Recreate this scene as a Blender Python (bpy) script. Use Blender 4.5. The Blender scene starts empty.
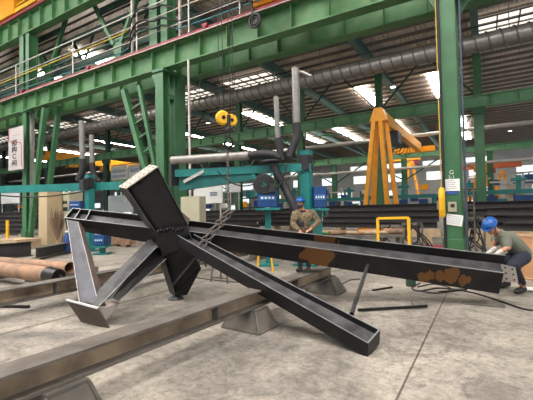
import bpy, bmesh, math, random
from mathutils import Vector, Matrix
random.seed(7)
C = bpy.data.collections.new('hall'); bpy.context.scene.collection.children.link(C)
PI = math.pi
V = Vector
# ------------------------------------------------------------------ camera
YAW, PITCH, ROLL, FPX, EYE = 0.541916, 0.0291115, 0.0193892, 367.35, 1.45
fw = V((-math.sin(YAW)*math.cos(PITCH), math.cos(YAW)*math.cos(PITCH), math.sin(PITCH)))
rt0 = V((math.cos(YAW), math.sin(YAW), 0)); up0 = rt0.cross(fw)
rt = rt0*math.cos(ROLL) - up0*math.sin(ROLL); up = up0*math.cos(ROLL) + rt0*math.sin(ROLL)
O = V((0, 0, EYE))
def ray(x, y): return fw + rt*((x-266.5)/FPX) - up*((y-200)/FPX)
def P(x, y, d): return O + ray(x, y)*d
def PY(x, y, Y): r = ray(x, y); return O + r*(Y/r.y)
def PZ(x, y, z=0.0): r = ray(x, y); return O + r*((z-EYE)/r.z)
cam = bpy.data.cameras.new('camera'); co = bpy.data.objects.new('camera', cam); C.objects.link(co)
cam.sensor_width = 36; cam.lens = FPX/533*36; cam.clip_end = 600; cam.clip_start = .05
co.matrix_world = Matrix(((rt.x, up.x, -fw.x, O.x), (rt.y, up.y, -fw.y, O.y), (rt.z, up.z, -fw.z, O.z), (0, 0, 0, 1)))
bpy.context.scene.camera = co

# ------------------------------------------------------------------ materials
def mat(name, col, rough=.6, metal=0, var=.15, scale=3, col2=None, amount=.5, bump=0, bscale=20, emit=0, spec=.5):
    m = bpy.data.materials.new(name); m.use_nodes = True; n = m.node_tree.nodes; l = m.node_tree.links
    b = n['Principled BSDF']; b.inputs['Roughness'].default_value = rough; b.inputs['Metallic'].default_value = metal
    b.inputs['Specular IOR Level'].default_value = spec
    c1 = (*col, 1)
    c2 = (*(col2 if col2 else [c*(1-var) for c in col]), 1)
    g = n.new('ShaderNodeNewGeometry'); t = n.new('ShaderNodeTexNoise'); t.inputs['Scale'].default_value = scale; t.inputs['Detail'].default_value = 5
    l.new(g.outputs['Position'], t.inputs['Vector'])
    r = n.new('ShaderNodeValToRGB'); r.color_ramp.elements[0].position = max(0, amount-.17); r.color_ramp.elements[1].position = min(1, amount+.17)
    r.color_ramp.elements[0].color = c2; r.color_ramp.elements[1].color = c1
    l.new(t.outputs['Fac'], r.inputs['Fac']); l.new(r.outputs['Color'], b.inputs['Base Color'])
    if bump:
        t2 = n.new('ShaderNodeTexNoise'); t2.inputs['Scale'].default_value = bscale; t2.inputs['Detail'].default_value = 4
        l.new(g.outputs['Position'], t2.inputs['Vector'])
        bp = n.new('ShaderNodeBump'); bp.inputs['Strength'].default_value = bump; bp.inputs['Distance'].default_value = .02
        l.new(t2.outputs['Fac'], bp.inputs['Height']); l.new(bp.outputs['Normal'], b.inputs['Normal'])
    if emit:
        b.inputs['Emission Color'].default_value = c1; b.inputs['Emission Strength'].default_value = emit
    return m
def s(r, g, b):
    f = lambda c: (c/255/12.92) if c/255 < .04045 else ((c/255+.055)/1.055)**2.4
    return (f(r), f(g), f(b))
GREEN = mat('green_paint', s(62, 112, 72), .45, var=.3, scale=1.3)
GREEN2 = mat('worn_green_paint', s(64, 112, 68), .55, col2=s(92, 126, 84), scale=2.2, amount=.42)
LITGREEN = mat('lit_green_paint', s(116, 168, 124), .5, var=.2)  # girder green lightened to stand for brighter light mid hall
DGREEN = mat('dark_green_paint', s(44, 74, 62), .55, var=.3)
TEAL = mat('teal_paint', s(26, 122, 118), .45, var=.25)
RED = mat('red_rail_paint', s(146, 36, 54), .55, var=.3)
ORANGE = mat('orange_paint', s(255, 170, 30), .45, var=.15)
YELLOW = mat('yellow_paint', s(240, 180, 25), .45, var=.15)
STEELB = mat('mill_scale', s(36, 34, 35), .4, .5, var=.4, scale=4, bump=.1)
STEELW = mat('lit_web_steel', s(86, 85, 87), .45, .45, col2=s(56, 55, 57), scale=5, bump=.12)  # steel lightened for faces that catch the light; reused on strut and foot
STEELK = mat('dark_edge', s(84, 84, 84), .4, .5, var=.3, scale=10)
STEELE = mat('bright_edge_steel', s(160, 160, 158), .4, .5, var=.3, scale=10)
BEAMG = mat('dusty_beam_grey', s(104, 97, 90), .7, .1, col2=s(70, 62, 55), scale=3.5, amount=.42, bump=.2)
BEAMW = mat('yellowed_beam_web', s(178, 156, 128), .65, .1, col2=s(84, 68, 56), scale=2.5, amount=.4)
SUPP = mat('stand_steel', s(84, 80, 76), .65, .2, col2=s(120, 112, 100), scale=4)
RUSTP = mat('rusty_tube', s(158, 122, 94), .7, .1, col2=s(104, 86, 74), scale=4, amount=.45)
DUCT = mat('galvanised_duct', s(150, 146, 140), .4, .55, var=.25, scale=6)
GREYP = mat('grey_pipe', s(190, 185, 178), .5, .2, var=.2, scale=3)
RUBBER = mat('black_rubber', s(38, 36, 38), .6, var=.2)
CABLE = mat('black_cable', s(30, 28, 30), .6)
WHITE = mat('white_board', s(244, 244, 240), .6, var=.08, scale=5)
CREAM = mat('cream_cabinet', s(172, 166, 142), .55, var=.12, scale=2)
BLUE = mat('blue_enamel', s(22, 66, 124), .4, var=.25, scale=5)
HELM = mat('blue_helmet', s(28, 88, 160), .3, var=.1)
CARD = mat('cardboard', s(190, 142, 100), .8, var=.15, scale=4)
WOOD = mat('weathered_wood', s(186, 160, 128), .8, var=.3, scale=6)
DARKSTK = mat('dark_primer', s(72, 66, 65), .65, var=.3, scale=3)
SKIN = mat('skin', s(186, 132, 104), .55, var=.08, scale=9)
HAIR = mat('dark_hair', s(28, 24, 22), .7)
TEE = mat('grey_cotton', s(112, 113, 100), .9, var=.12, scale=9)
JEANS = mat('blue_denim', s(36, 40, 54), .9, var=.25, scale=12)
CAMO = mat('khaki_camouflage', s(136, 118, 90), .9, col2=s(70, 60, 46), scale=16, amount=.5)
GLOVE = mat('pale_work_glove', s(190, 186, 176), .9, var=.2, scale=20)
SHOE = mat('dark_shoe', s(42, 38, 38), .7)
TXT = mat('black_lettering', s(20, 20, 22), .7)
BTXT = mat('blue_lettering', s(50, 90, 160), .7)
WTXT = mat('white_lettering', s(225, 230, 225), .7)
RTXT = mat('dull_red_line', s(150, 60, 50), .7)
TWIG = mat('dry_twig', s(150, 124, 100), .9, var=.3, scale=20)
PINK = mat('red_cloth', s(196, 62, 92), .9, var=.25, scale=14)
CHAIN = mat('chain_steel', s(108, 100, 95), .5, .5, var=.3, scale=30)
SKYL = mat('skylight_sheet', (1, .93, .82), .6, var=.2, scale=1.2, emit=1.15)
STRIP = mat('narrow_light_sheet', (1, .97, .9), .6, var=.12, scale=1.2, emit=22)
FILLGLOW = mat('fill_panel_glow', (1, .98, .94), .6, emit=17)  # strong glow for the added panels out of view overhead
PANE = mat('daylit_pane', (.9, .97, 1), .6, var=.1, scale=1, emit=1.1)
LAMP = mat('lamp_lens', (1, 1, 1), .6, emit=4)

def steel_patch(name, base, spots):
    m = base.copy(); m.name = name; n = m.node_tree.nodes; l = m.node_tree.links; b = n['Principled BSDF']
    src = b.inputs['Base Color'].links[0].from_socket
    g = n.new('ShaderNodeNewGeometry'); nz = n.new('ShaderNodeTexNoise'); nz.inputs['Scale'].default_value = 7; nz.inputs['Detail'].default_value = 4
    l.new(g.outputs['Position'], nz.inputs['Vector'])
    fac = None
    for c, rad in spots:
        d = n.new('ShaderNodeVectorMath'); d.operation = 'DISTANCE'; d.inputs[1].default_value = c; l.new(g.outputs['Position'], d.inputs[0])
        a = n.new('ShaderNodeMath'); a.operation = 'MULTIPLY_ADD'; a.inputs[1].default_value = -.22; l.new(nz.outputs['Fac'], a.inputs[0]); l.new(d.outputs['Value'], a.inputs[2])
        k = n.new('ShaderNodeMath'); k.operation = 'LESS_THAN'; k.inputs[1].default_value = rad-.11; l.new(a.outputs[0], k.inputs[0])
        if fac is None: fac = k.outputs[0]
        else:
            q = n.new('ShaderNodeMath'); q.operation = 'MAXIMUM'; l.new(fac, q.inputs[0]); l.new(k.outputs[0], q.inputs[1]); fac = q.outputs[0]
    mx = n.new('ShaderNodeMix'); mx.data_type = 'RGBA'; mx.inputs[7].default_value = (*s(120, 80, 40), 1)
    f2 = n.new('ShaderNodeMath'); f2.operation = 'MULTIPLY'; f2.inputs[1].default_value = .72; l.new(fac, f2.inputs[0])
    l.new(f2.outputs[0], mx.inputs[0]); l.new(src, mx.inputs[6]); l.new(mx.outputs[2], b.inputs['Base Color'])
    return m

# ------------------------------------------------------------------ mesh builder
class MB:
    def __init__(self): self.v = []; self.f = []; self.mi = []; self.cur = 0; self.smooth = []
    def add(self, vs, fs, smooth=False):
        o = len(self.v); self.v += [V(p) for p in vs]
        for f in fs: self.f.append([i+o for i in f]); self.mi.append(self.cur); self.smooth.append(smooth)
        return self
    def hexa(self, a):   # a: 8 points: bottom loop 0-3, top loop 4-7
        return self.add(a, [(3, 2, 1, 0), (4, 5, 6, 7), (0, 1, 5, 4), (1, 2, 6, 5), (2, 3, 7, 6), (3, 0, 4, 7)])
    def box(self, c, sz, rot=None):
        x, y, z = sz[0]/2, sz[1]/2, sz[2]/2
        pts = [V(p) for p in ((-x, -y, -z), (x, -y, -z), (x, y, -z), (-x, y, -z), (-x, -y, z), (x, -y, z), (x, y, z), (-x, y, z))]
        if rot: pts = [rot @ p for p in pts]
        return self.hexa([p+V(c) for p in pts])
    def mm(self, a, b): a = V(a); b = V(b); return self.box((a+b)/2, [abs(b[i]-a[i]) for i in range(3)])
    def frame(self, p0, p1, upv=V((0, 0, 1))):
        a = (p1-p0).normalized(); sd = a.cross(upv)
        if sd.length < 1e-4: sd = a.cross(V((0, 1, 0)))
        sd.normalize(); return a, sd, sd.cross(a)
    def bar(self, p0, p1, w, h, upv=V((0, 0, 1))):
        p0 = V(p0); p1 = V(p1); a, sd, u = self.frame(p0, p1, upv)
        q = [(-w/2, -h/2), (w/2, -h/2), (w/2, h/2), (-w/2, h/2)]
        return self.hexa([p0+sd*x+u*y for x, y in q]+[p1+sd*x+u*y for x, y in q])
    def tube(self, pts, r, n=10, cap=True):
        pts = [V(p) for p in pts]; rs = r if isinstance(r, (list, tuple)) else [r]*len(pts)
        vs = []; prev = None
        for i, p in enumerate(pts):
            t = (pts[min(i+1, len(pts)-1)]-pts[max(i-1, 0)]).normalized()
            if prev is None:
                sd = t.cross(V((0, 0, 1)))
                if sd.length < .05: sd = t.cross(V((0, 1, 0)))
            else: sd = prev-t*prev.dot(t)
            sd.normalize(); prev = sd; u = t.cross(sd)
            for k in range(n): an = 2*PI*k/n; vs.append(p+(sd*math.cos(an)+u*math.sin(an))*rs[i])
        fs = []
        for i in range(len(pts)-1):
            for k in range(n): k2 = (k+1) % n; fs.append((i*n+k, i*n+k2, (i+1)*n+k2, (i+1)*n+k))
        self.add(vs, fs, True)
        if cap: self.add([vs[k] for k in range(n)], [tuple(range(n))[::-1]]); self.add([vs[-n+k] for k in range(n)], [tuple(range(n))])
        return self
    def ell(self, c, rad, rot=None, nu=16, nv=10):
        vs = []; c = V(c); rad = (rad,)*3 if isinstance(rad, (int, float)) else rad
        for j in range(nv+1):
            th = PI*j/nv
            for i in range(nu):
                a = 2*PI*i/nu; p = V((math.sin(th)*math.cos(a)*rad[0], math.sin(th)*math.sin(a)*rad[1], math.cos(th)*rad[2]))
                vs.append((rot @ p if rot else p)+c)
        fs = [(j*nu+i, (j+1)*nu+i, (j+1)*nu+(i+1) % nu, j*nu+(i+1) % nu) for j in range(nv) for i in range(nu)]
        return self.add(vs, fs, True)
    def cap(self, p0, p1, r0, r1=None, n=14):
        r1 = r0 if r1 is None else r1
        self.tube([p0, p1], [r0, r1], n); self.ell(p0, r0, nu=n); self.ell(p1, r1, nu=n); return self
    def chain(self, *prs):
        for (a, ra), (b, rb) in zip(prs, prs[1:]): self.cap(V(a), V(b), ra, rb)
        return self
    def prism(self, poly, d):   # polygon extruded by vector d
        n = len(poly); a = [V(p) for p in poly]; b = [p+V(d) for p in a]
        return self.add(a+b, [tuple(range(n))[::-1], tuple(range(n, 2*n))]+[(i, (i+1) % n, (i+1) % n+n, i+n) for i in range(n)])
    def ring(self, c, ax, R, r, n=16, m=6, stretch=None):
        ax = V(ax).normalized(); sd = ax.cross(V((0, 0, 1)))
        if sd.length < .05: sd = ax.cross(V((0, 1, 0)))
        sd.normalize(); u = ax.cross(sd)
        if stretch is not None: u = V(stretch[0]).normalized(); sd = u.cross(ax).normalized()
        k = stretch[1] if stretch is not None else 1
        pts = [V(c)+sd*math.cos(2*PI*i/n)*R+u*math.sin(2*PI*i/n)*R*k for i in range(n)]
        vs = []
        for i, p in enumerate(pts):
            o = (p-V(c)).normalized()
            for j in range(m): a = 2*PI*j/m; vs.append(p+(o*math.cos(a)+ax*math.sin(a))*r)
        fs = [(i*m+j, i*m+(j+1) % m, ((i+1) % n)*m+(j+1) % m, ((i+1) % n)*m+j) for i in range(n) for j in range(m)]
        return self.add(vs, fs, True)

def wloc(o):
    p = V((0, 0, 0))
    while o: p += o.location; o = o.parent
    return p
def build(name, mb, mats, parent=None, remesh=0, bevel=0, origin=None):
    mats = mats if isinstance(mats, (list, tuple)) else [mats]
    off = wloc(parent) if parent else (V(origin) if origin is not None else V((0, 0, 0)))
    me = bpy.data.meshes.new(name)
    me.from_pydata([tuple(p-off) for p in mb.v], [], mb.f); 
    for m in mats: me.materials.append(m)
    for i, p in enumerate(me.polygons): p.material_index = mb.mi[i]; p.use_smooth = mb.smooth[i]
    bm = bmesh.new(); bm.from_mesh(me); bmesh.ops.recalc_face_normals(bm, faces=bm.faces); bm.to_mesh(me); bm.free()
    o = bpy.data.objects.new(name, me); C.objects.link(o)
    if parent: o.parent = parent
    elif origin is not None: o.location = off
    if remesh:
        md = o.modifiers.new('r', 'REMESH'); md.mode = 'VOXEL'; md.voxel_size = remesh; md.use_smooth_shade = True
        sm = o.modifiers.new('s', 'SMOOTH'); sm.factor = .5; sm.iterations = 3
        dg = bpy.context.evaluated_depsgraph_get(); me2 = bpy.data.meshes.new_from_object(o.evaluated_get(dg)); o.modifiers.clear(); o.data = me2; me2.name = name
        if not me2.materials: me2.materials.append(mats[0])
    if bevel:
        b = o.modifiers.new('bevel', 'BEVEL'); b.width = bevel; b.segments = 1; b.limit_method = 'ANGLE'
    return o
def thing(name, label, cat, loc=(0, 0, 0), group=None):
    o = bpy.data.objects.new(name, None); o.empty_display_size = .1; C.objects.link(o); o.location = loc
    o['label'] = label; o['category'] = cat
    if group: o['group'] = group
    return o
def tag(o, label, cat, group=None, kind=None):
    o['label'] = label; o['category'] = cat
    if group: o['group'] = group
    if kind: o['kind'] = kind
    return o
def struct(name, mb, m, parent=None):
    o = build(name, mb, m, parent)
    if not parent: o['kind'] = 'structure'
    return o
def copy_tree(o, parent=None):
    c = o.copy(); C.objects.link(c)
    if parent: c.parent = parent
    for ch in list(o.children): copy_tree(ch, c)
    return c
def text(name, body, size, origin, xdir, ydir, m, parent, depth=.002, wide=1, bold=0):
    cu = bpy.data.curves.new(name, 'FONT'); cu.body = body; cu.size = size; cu.extrude = depth; cu.offset = bold; cu.align_x = 'CENTER'; cu.align_y = 'CENTER'
    t = bpy.data.objects.new(name+'_tmp', cu); C.objects.link(t)
    dg = bpy.context.evaluated_depsgraph_get(); me = bpy.data.meshes.new_from_object(t.evaluated_get(dg)); bpy.data.objects.remove(t)
    x = V(xdir).normalized(); y = V(ydir).normalized(); z = x.cross(y); off = wloc(parent)
    for v in me.vertices: p = v.co.copy(); v.co = V(origin)-off+x*(p.x*wide)+y*p.y+z*p.z
    me.materials.clear(); me.materials.append(m); me.name = name
    o = bpy.data.objects.new(name, me); C.objects.link(o); o.parent = parent
    return o
def arc(p0, p1, sag, n=10, d=V((0, 0, -1))):
    p0 = V(p0); p1 = V(p1); return [p0.lerp(p1, i/n)+d*(sag*4*(i/n)*(1-i/n)) for i in range(n+1)]
def smooth_path(pts, n=6):
    pts = [V(p) for p in pts]; out = []
    for i in range(len(pts)-1):
        a = pts[max(i-1, 0)]; b = pts[i]; c = pts[i+1]; d = pts[min(i+2, len(pts)-1)]
        for k in range(n):
            t = k/n; out.append(.5*((2*b)+(c-a)*t+(2*a-5*b+4*c-d)*t*t+(3*b-a-3*c+d)*t**3))
    return out+[pts[-1]]

# ------------------------------------------------------------------ setting
fm = bpy.data.materials.new('concrete_floor'); fm.use_nodes = True
n = fm.node_tree.nodes; l = fm.node_tree.links; b = n['Principled BSDF']; b.inputs['Roughness'].default_value = .62; b.inputs['Specular IOR Level'].default_value = .35
g = n.new('ShaderNodeNewGeometry')
def noise(sc, det=6, ro=.6, dist=0):
    t = n.new('ShaderNodeTexNoise'); t.inputs['Scale'].default_value = sc; t.inputs['Detail'].default_value = det; t.inputs['Roughness'].default_value = ro; t.inputs['Distortion'].default_value = dist
    l.new(g.outputs['Position'], t.inputs['Vector']); return t.outputs['Fac']
def ramp(fac, a, ca, bb, cb):
    r = n.new('ShaderNodeValToRGB'); r.color_ramp.elements[0].position = a; r.color_ramp.elements[1].position = bb
    r.color_ramp.elements[0].color = (*ca, 1); r.color_ramp.elements[1].color = (*cb, 1); l.new(fac, r.inputs['Fac']); return r.outputs['Color']
def mul(a, bcol, f=1.0):
    m = n.new('ShaderNodeMix'); m.data_type = 'RGBA'; m.blend_type = 'MULTIPLY'; m.inputs[0].default_value = f; l.new(a, m.inputs[6]); l.new(bcol, m.inputs[7]); return m.outputs[2]
c = ramp(noise(.55, 6, .65, .8), .36, s(124, 118, 111), .6, s(172, 163, 151))
c = mul(c, ramp(noise(1.7, 9, .78, 1.2), .40, (.58, .585, .6), .53, (1, 1, 1)), .85)
c = mul(c, ramp(noise(6.5, 8, .8, .5), .36, (.55, .55, .56), .5, (1, 1, 1)), .9)
c = mul(c, ramp(noise(70, 3, .6), .33, (.6, .58, .56), .42, (1, 1, 1)), .6)
c = mul(c, ramp(noise(18, 7, .75), .36, (.6, .59, .58), .56, (1.0, 1.0, 1.0)), .85)
sx = n.new('ShaderNodeSeparateXYZ'); l.new(g.outputs['Position'], sx.inputs[0])
def line(axis, at, w, dark):
    m1 = n.new('ShaderNodeMath'); m1.operation = 'SUBTRACT'; m1.inputs[1].default_value = at; l.new(sx.outputs[axis], m1.inputs[0])
    m2 = n.new('ShaderNodeMath'); m2.operation = 'ABSOLUTE'; l.new(m1.outputs[0], m2.inputs[0])
    return ramp(m2.outputs[0], w*.6, dark, w, (1, 1, 1))
for axis, at, w, dk in ((0, -.64, .012, (.3, .28, .26)), (0, -5.15, .05, (.5, .48, .46)), (1, 6.55, .012, (.45, .43, .4)), (0, -9.3, .03, (.5, .5, .5)), (1, 11.2, .03, (.6, .6, .6)), (1, 18, .05, (.6, .6, .6))):
    c = mul(c, line(axis, at, w, dk))
l.new(c, b.inputs['Base Color'])
bp = n.new('ShaderNodeBump'); bp.inputs['Strength'].default_value = .25; bp.inputs['Distance'].default_value = .01; l.new(noise(30, 6), bp.inputs['Height']); l.new(bp.outputs['Normal'], b.inputs['Normal'])
XL, XR, YB, YN, YF, ZR = -150, 16, -14, 14.4, 80, 13.0
struct('floor', MB().mm((XL, YB, -.3), (XR, YF, 0)), fm)

roofm = mat('corrugated_roof', s(216, 202, 190), .7, 0, var=.25, scale=.8)
nn = roofm.node_tree.nodes; ll = roofm.node_tree.links; wv = nn.new('ShaderNodeTexWave'); wv.bands_direction = 'X'; wv.inputs['Scale'].default_value = 1.1
gg = nn.new('ShaderNodeNewGeometry'); ll.new(gg.outputs['Position'], wv.inputs['Vector']); bb = nn.new('ShaderNodeBump'); bb.inputs['Strength'].default_value = .8; bb.inputs['Distance'].default_value = .06
ll.new(wv.outputs['Fac'], bb.inputs['Height']); ll.new(bb.outputs['Normal'], nn['Principled BSDF'].inputs['Normal'])
PURL = mat('purlin_steel', s(128, 120, 114), .6, .1, var=.2)
ce = MB(); ce.mm((XL, YN, ZR), (XR, YF, ZR+.15)); ce.cur = 1
y = YN+.7
while y < YF: ce.mm((XL, y-.05, ZR-.22), (XR, y+.05, ZR-.002)); y += 1.3
struct('ceiling', ce, [roofm, PURL])
ce = MB(); ce.mm((XL, YB, 17.6), (XR, YN, 17.75)); ce.cur = 1
y = YB+.7
while y < YN: ce.mm((XL, y-.05, 17.35), (XR, y+.05, 17.598)); y += 1.6
struct('ceiling_high', ce, [roofm, PURL])
wallm = mat('far_wall_sheet', s(188, 190, 190), .7, var=.2, scale=.5)
ce = MB(); ce.mm((XL, YN, ZR+.15), (XR, YN+.15, 17.6)); ce.cur = 1
for k in range(8): ce.mm((XL, YN-.12, ZR+.3+k*.55), (XR, YN-.001, ZR+.38+k*.55))
struct('wall_clerestory', ce, [roofm, mat('clerestory_girt', s(70, 66, 64), .7)])
struct('wall_far', MB().mm((XL, YF, 0), (XR, YF+.3, ZR+.15)), wallm)
struct('wall_left', MB().mm((XL-.3, YB, 0), (XL, YF, 17.75)), wallm)
# daylit windows of the far wall
k = 0
for (za, zb, step, wd) in ((9.6, 10.8, 7.5, 4.5), (7.0, 8.6, 7.5, 3.2), (3.6, 5.2, 9, 3.2), (.6, 3.0, 11, 3.6)):
    x = -140+step/2
    while x < 12:
        k += 1; fr = struct('window_%d' % k, MB().mm((x-wd/2-.12, YF-.12, za-.12), (x+wd/2+.12, YF-.01, zb+.12)), WHITE)
        struct('pane', MB().mm((x-wd/2, YF-.16, za), (x+wd/2, YF-.12, zb)), PANE, fr)
        x += step*(1 if random.random() < .75 else 2)

# skylights, then unseen glowing panels over the near bay
def skylight(name, label, x0, x1, y0, y1, z, m, nx, ny, group=None, bars=True):
    t = thing(name, label, 'skylight', ((x0+x1)/2, (y0+y1)/2, z), group)
    build('translucent_sheet', MB().mm((x0, y0, z-.03), (x1, y1, z-.01)), m, t)
    if bars:
        f = MB()
        for i in range(nx+1): xx = x0+(x1-x0)*i/nx; f.mm((xx-.04, y0, z-.1), (xx+.04, y1, z-.03))
        for i in range(ny+1): yy = y0+(y1-y0)*i/ny; f.mm((x0, yy-.04, z-.13), (x1, yy+.04, z-.035))
        build('lattice', f, PURL, t)
    return t
zs = ZR-.22
for i, (x0, x1) in enumerate(((-.3, 6.5), (-19.7, -14.2), (-26.3, -21.2), (-40.2, -34.8), (-53, -44.5), (-66, -59))):
    skylight('roof_skylight', 'wide latticed skylight in the roof, ' + ['at the upper right corner of the photo', 'above the round duct, right of the twin green columns', 'just right of the twin green columns', 'left of the leaning braces of the twin columns', 'above the two left extraction pipes', 'farthest left, behind the laced column'][i], x0, x1, 25.3, 27.9, zs, SKYL, 6, 3)
for i, (x, y0, y1) in enumerate(((-3.6, 33.5, 41.5), (-2.6, 52, 70), (-10, 33.5, 40.5), (-10.3, 46.5, 59), (-23.5, 34.5, 43), (-23.8, 48, 58), (-37, 35, 43), (-51, 34.5, 43), (-65, 34, 44), (-24.3, 15, 19.5), (-17.8, 46, 60), (-37, 47, 60), (-31, 15, 20), (-80, 34, 44))):
    skylight('roof_light_strip', 'narrow roof light strip, ' + ['beside the upper part of the notice column', 'far off to the right of the notice column', 'above the orange frame legs', 'behind the top of the orange frame', 'seen right of the yellow hoist block', 'far below the mid hall girder, centre', 'above the left orange bridge crane', 'left of the left extraction pipes', 'at the far left edge near the sign', 'behind the walkway rails, left of the columns', 'far off between the orange frame and worker', 'far off above the white banner', 'behind the upper left girder', 'dim and farthest off at the left'][i], x-.55, x+.55, y0, y1, zs, STRIP, 1, 1, bars=False)
for i in range(6):
    x = -38+i*9.5
    skylight('high_roof_fill_panel', 'unseen glowing panel added over the near bay to light the floor', x-1.6, x+1.6, -12, 6, 17.3, FILLGLOW, 2, 9, 'unseen fill panels of the near bay', bars=False)  # added out of view, their glow lights the near floor

# ------------------------------------------------------------------ structural frame of the hall
RAFT = mat('blue_green_rafter_paint', s(84, 116, 110), .4, var=.2)
XB = [-.87, -12.63, -24.5, -36.3]; YB1, YB2 = 11.7, 12.42
def hcol(mb, x, y0, z0, z1, w=.46, d=.55, t=.03):
    mb.mm((x-w/2, y0, z0), (x+w/2, y0+t, z1)); mb.mm((x-w/2, y0+d-t, z0), (x+w/2, y0+d, z1)); mb.mm((x-.02, y0+t, z0), (x+.02, y0+d-t, z1))
def laced_column(x, label, w=.46, twin=True):
    t = thing('building_column', label, 'column', (x, YB1, 0))
    a = MB(); hcol(a, x, YB1, 0, 7.85, w, .4 if twin else .22); build('leg', a, GREEN, t)
    if not twin: build('base', MB().mm((x-w/2-.05, YB1-.06, 0), (x+w/2+.05, YB1+.3, .55)), GREEN, t, bevel=.02); build('cap_plate', MB().mm((x-w/2-.1, YB1-.08, 7.86), (x+w/2+.1, YB1+.5, 7.98)), GREEN, t); return t
    a = MB(); a.mm((x-w/2, YB2, 0), (x+w/2, YB2+.72, 7.95)); a.mm((x-.02, YB2-.012, .6), (x+.02, YB2, 7.9)); build('leg', a, GREEN, t, bevel=.01)
    for k in range(3): build('batten_plate', MB().mm((x-w/2+.02, YB1+.4, 1.5+k*2.6), (x+w/2-.02, YB2-.013, 1.7+k*2.6)), GREEN, t)
    a = MB(); a.mm((x-w/2-.1, YB1-.08, 7.86), (x+w/2+.1, YB2+1.2, 7.98)); a.prism([(x-w/2-.06, YB1+.1, 7.86), (x-w/2-.34, YB1+.1, 7.86), (x-w/2-.06, YB1+.1, 7.3)], (0, .2, 0)); a.prism([(x+w/2+.06, YB2+.1, 7.86), (x+w/2+.4, YB2+.1, 7.86), (x+w/2+.06, YB2+.1, 7.3)], (0, .2, 0)); build('bracket', a, GREEN, t)
    a = MB(); a.mm((x-w/2-.05, YB1-.06, 0), (x+w/2+.05, YB2+.78, .55)); build('base', a, GREEN, t, bevel=.02)
    return t
colR = laced_column(XB[0], 'wide green steel column with paper notices and a meter, beside the crouching worker')
colM = laced_column(XB[1], 'twin green column behind the raised steel box end, left of the teal boom', .5)
colL = laced_column(XB[2], 'slender green column with the white vertical sign, far left', .46, False)
laced_column(XB[3], 'far green column hidden behind the sign column at the left edge')
# upper posts that carry the higher girder
for i, x in enumerate(XB[1:3]):
    a = MB(); hcol(a, x-.35, YB1, 9.05, 12.75, .5); hcol(a, x+.35, YB1, 9.05, 12.75, .4); o = build('upper_column', a, GREEN, origin=(x, YB1, 9.05))
    tag(o, ['green post standing on the crane girder above the twin columns', 'green post carrying the corner of the upper left girder'][i], 'column')
def XVIS(y, x0): return max(x0, PY(-10, 210, y).x)
def girder(name, label, x0, x1, y, zb, zt, m, rail=True, w=.5, step=1.45, stiff_side=-1, thick=.05, edge=None):
    t = thing(name, label, 'girder', ((x0+x1)/2, y, zb))
    a = MB(); a.mm((x0, y-w/2, zt-thick), (x1, y+w/2, zt)); a.mm((x0, y-w/2, zb), (x1, y+w/2, zb+thick)); a.mm((x0, y-.015, zb+thick), (x1, y+.015, zt-thick))
    build('flanges_and_web', a, m, t)
    x = x1-.4-step*int((x1-x0-.8)/step)
    q_ = 0
    while x < x1:
        q_ += 1
        if x > XVIS(y, x0): build('stiffener', MB().mm((x-.012, y-w/2+.02, zb+thick), (x+.012, y+w/2-.02, zt-thick)), m, t)
        x += step
    if rail:
        a = MB(); a.mm((x0, y-w/2-.1, zt+.001), (x1, y+w/2, zt+.035)); a.mm((x0, y-w/2-.1, zt-.03), (x1, y-w/2-.04, zt+.13)); a.mm((x0, y-.06, zt+.035), (x1, y+.06, zt+.16))
        build('crane_rail', a, RED, t)
    return t
girder('crane_girder', 'long green crane girder with a red rail crossing above the columns', -60, 9, YB1+.28, 8.0, 9.0, GREEN2)
girder('crane_girder', 'second green girder close behind and below the red-railed one', -60, 9, 13.55, 8.0, 9.0, GREEN2, False)
girder('upper_crane_girder', 'high green girder crossing the top left corner of the photo', -60, -12.0, YB1+.28, 12.85, 14.15, GREEN2, step=1.3)
girder('far_crane_girder', 'lit-toned green girder crossing mid hall above the orange frame', -110, 12, 29.0, 8.25, 9.05, LITGREEN, False, step=1.6)
girder('farthest_crane_girder', 'green girder low in the far hall, under the grey pipe', -120, 12, 47.0, 7.5, 8.25, LITGREEN, False, step=2)
XE = [-.35-6.75*i for i in range(11)]
for i, x in enumerate(XE):
    if i in (4, 7, 9): continue
    a = MB(); hcol(a, x, 28.8, 0, 8.2, .6, .5); hcol(a, x, 29.1, 9.06, ZR-.3, .5, .4); a.mm((x-.4, 28.7, 7.8), (x+.4, 29.4, 8.23))
    o = build('hall_column', a, GREEN if i < 4 else DGREEN, origin=(x, 28.8, 0))
    tag(o, 'mid hall green column, ' + ['rising behind the crouching worker\'s helmet', 'seen between the orange frame\'s legs', 'behind the right teal post and blue boxes', 'just right of the hanging hoist chain', '', 'just right of the left extraction hoses', 'behind the left extraction hoses', '', 'between the sign column and hoses', '', 'near the left edge, behind the cabinets'][i], 'column')
for i in range(0, 10):
    x = .35-9.0*i
    a = MB(); hcol(a, x, 47, 0, 7.45, .6, .5)
    tag(build('far_column', a, GREEN, origin=(x, 47, 0)), 'small green column of the far row, number %d from the right' % (i+1), 'column', 'far row columns')
for i, x in enumerate(XE[:9]):
    a = MB(); a.mm((x-.2, 14.6, ZR-.95), (x+.2, 79, ZR-.89)); a.mm((x-.2, 14.6, ZR-.3), (x+.2, 79, ZR-.24)); a.mm((x-.02, 14.6, ZR-.89), (x+.02, 79, ZR-.3))
    tag(build('roof_rafter', a, RAFT, origin=(x, 14.6, ZR-.3)), 'dark green rafter under the low roof, %s from the right' % ['first', 'second', 'third', 'fourth', 'fifth', 'sixth', 'seventh', 'eighth', 'ninth'][i], 'roof beam')
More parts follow.
